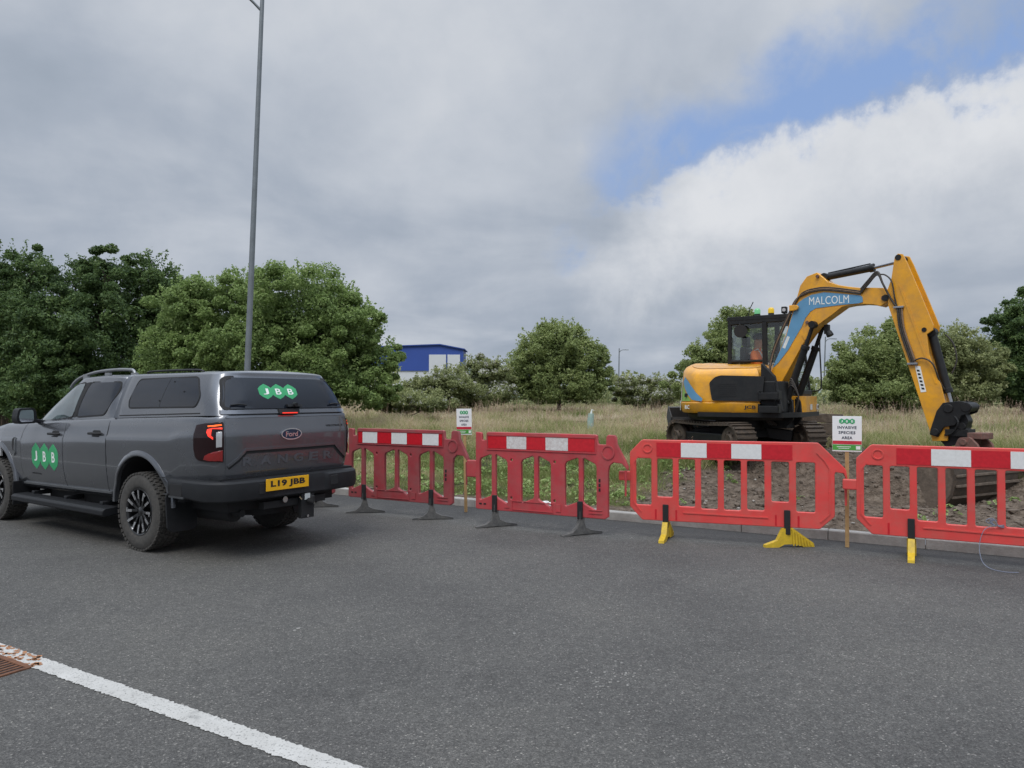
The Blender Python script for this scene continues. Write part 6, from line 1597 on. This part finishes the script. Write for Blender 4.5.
# ------------------------------------------------------------------ grass
def blades(n, amin, amax, nmin, nmax, hfun, w_, lean, var_fun, fol):
    a = rng.uniform(amin, amax, n); b = nmin + (nmax - nmin) * rng.random(n)
    x = K0.x + KD.x * a + KN.x * b; y = K0.y + KD.y * a + KN.y * b
    vis = (np.abs(x / y) < .80) & (y > 5)
    sm_ = soil_mask(a, b); den = np.clip(vnoise(a, b, .45, 41) * 2.2 - .45, .12, 1)
    keep = vis & (rng.random(n) > sm_ * 1.04) & (rng.random(n) < den)
    a, b, x, y = a[keep], b[keep], x[keep], y[keep]; n = len(a)
    z = ground_z(a, b) - .01; h = hfun(a, b, n); th = rng.uniform(0, 6.283, n)
    dx, dy = np.cos(th), np.sin(th); le = lean * h * rng.uniform(.2, 1, n); ph = rng.uniform(0, 6.283, n)
    lx, ly = np.cos(ph) * le, np.sin(ph) * le; W = w_(n, y)
    p0 = np.stack([x - dx * W, y - dy * W, z], 1); p1 = np.stack([x + dx * W, y + dy * W, z], 1)
    p2 = np.stack([x + lx * .35 + dx * W * .8, y + ly * .35 + dy * W * .8, z + h * .55], 1); p3 = np.stack([x + lx * .35 - dx * W * .8, y + ly * .35 - dy * W * .8, z + h * .55], 1)
    p4 = np.stack([x + lx + dx * W * .15, y + ly + dy * W * .15, z + h], 1); p5 = np.stack([x + lx - dx * W * .15, y + ly - dy * W * .15, z + h], 1)
    q = np.concatenate([np.stack([p0, p1, p2, p3], 1), np.stack([p3, p2, p4, p5], 1)])
    v = var_fun(a, b, n); return q, np.concatenate([v, v])
GR = attr_mat('grass_blades', [(0, (0.143, 0.187, 0.055)), (.28, (0.242, 0.286, 0.094)), (.48, (0.374, 0.363, 0.165)), (.70, (0.550, 0.484, 0.286)), (.88, (0.583, 0.440, 0.297)), (1, (0.682, 0.594, 0.429))], trans=.45, rough=.8)
def hf(a, b, n): return (.06 + .09 * sstep(.4, 7, b) + .46 * (vnoise(a, b, .45, 41) * .6 + vnoise(a, b, 1.7, 51) * .4) ** 2.2 * sstep(1.0, 5, b)) * rng.uniform(.4, 1.15, n)
def vf(a, b, n): return np.clip(rng.normal(.30, .18, n) + .36 * sstep(3, 11, b) * (.4 + vnoise(a, b, 2.2, 52)) + .65 * (vnoise(a, b, .9, 53) - .5) + .6 * (vnoise(a, b, 3.0, 54) - .5), 0, 1)
wf = lambda n, y: rng.uniform(.0022, .005, n) * np.clip(y / 12, .8, 3.2)
Q = []; Vv = []
for args in ((150000, -9, 7, .25, 5), (170000, -16, 10, 5, 12), (150000, -30, 22, 12, 26), (90000, -50, 45, 26, 60)):
    q, v = blades(args[0], args[1], args[2], args[3], args[4], hf, wf, 1.1, vf, None); Q.append(q); Vv.append(v)
tag(quad_mesh('rough_grass', np.concatenate(Q), np.concatenate(Vv), GR), 'rough tussocky grass with dry straw stems across the verge', 'grass', kind='stuff')
# seed heads standing above the grass
SH = attr_mat('seed_heads', [(0, (.36, .24, .17)), (.5, (.50, .35, .26)), (1, (.58, .47, .36))], trans=.4, rough=.9)
def hs(a, b, n): return rng.uniform(.45, .95, n) * (.35 + .75 * vnoise(a, b, 2.0, 61))
q, v = blades(17000, -30, 22, 4.0, 30, hs, lambda n, y: rng.uniform(.0016, .003, n) * np.clip(y / 10, 1, 3), .35, lambda a, b, n: rng.uniform(0, 1, n), None)
n = len(v) // 2; tip = q[n:, 2]; P_ = tip + rng.normal(size=tip.shape) * .01
hd = leaves(np.concatenate([P_, P_ - [0, 0, .05]]), unit(2 * n), .022, .35)
tag(quad_mesh('seeding_grass', np.concatenate([q, hd]), np.concatenate([v, rng.uniform(0, 1, len(hd))]), SH), 'dry reddish seed heads standing over the grass', 'grass', kind='stuff')
# broad leaved weeds near the kerb and in the soil
WP = []; 
for k in range(520):
    a = rng.uniform(-6, 7); b = rng.uniform(.5, 4.5)
    if soil_mask(a, b) > .5 and rng.random() > (.30 if a < 1.9 else .05): continue
    x, y = kpt(a, b); z = float(ground_z(a, b)); m_ = 30; u = unit(m_); u[:, 2] = abs(u[:, 2]); WP.append(np.array([x, y, z]) + u * rng.uniform(.04, .16) * np.array([1, 1, .9]))
P_ = np.concatenate(WP); tag(quad_mesh('weeds', leaves(P_, np.tile([0, 0, 1.], (len(P_), 1)), .028, .6), rng.uniform(.3, 1, len(P_)), LEAF['light']), 'low broad leaved weeds along the kerb', 'weeds', kind='stuff')
# clods and stones on the dug soil
CL = mat('soil_clods', (.11, .084, .063), .95, 0, .5, 9, bump=.6, bscale=40, dirt=.4, dirtcol=(.20, .165, .13))
g = MB()
ico = bmesh.new(); bmesh.ops.create_icosphere(ico, subdivisions=1, radius=1); IV = [v.co.copy() for v in ico.verts]; IF = [tuple(v.index for v in f.verts) for f in ico.faces]; ico.free()
cnt = 0
while cnt < 3200:
    a = rng.uniform(-9, 7.5); b = rng.uniform(.16, 7.2)
    if rng.random() > float(soil_mask(a, b)): continue
    x, y = kpt(a, b); s = float(min(.11, rng.lognormal(-4.05, .55))); z = float(ground_z(a, b))
    sx, sy, sz = s * rng.uniform(.7, 1.5), s * rng.uniform(.7, 1.5), s * rng.uniform(.5, 1.0)
    g.add([(x + v.x * sx * rng.uniform(.75, 1.2), y + v.y * sy * rng.uniform(.75, 1.2), z + sz * .3 + v.z * sz * rng.uniform(.75, 1.2)) for v in IV], IF); cnt += 1
g.build('soil_clods', CL, label='loose clods and stones on the dug brown soil', cat='soil', kind='stuff')
g = MB()
for k in range(380):
    a = rng.uniform(-5, 7.5); b = rng.uniform(.14, 4.8)
    if b > .6 and rng.random() > float(soil_mask(a, b)) * .5: continue
    x, y = kpt(a, b); z = float(ground_z(a, b)); s = rng.uniform(.008, .028)
    g.add([(x + v.x * s * rng.uniform(.7, 1.4), y + v.y * s, z + s * .4 + v.z * s * .6) for v in IV], IF)
g.build('pale_stones', mat('pale_stone', (.30, .28, .25), .9, 0, .3, 20), label='small pale stones along the kerb and in the soil', cat='stones', kind='stuff')
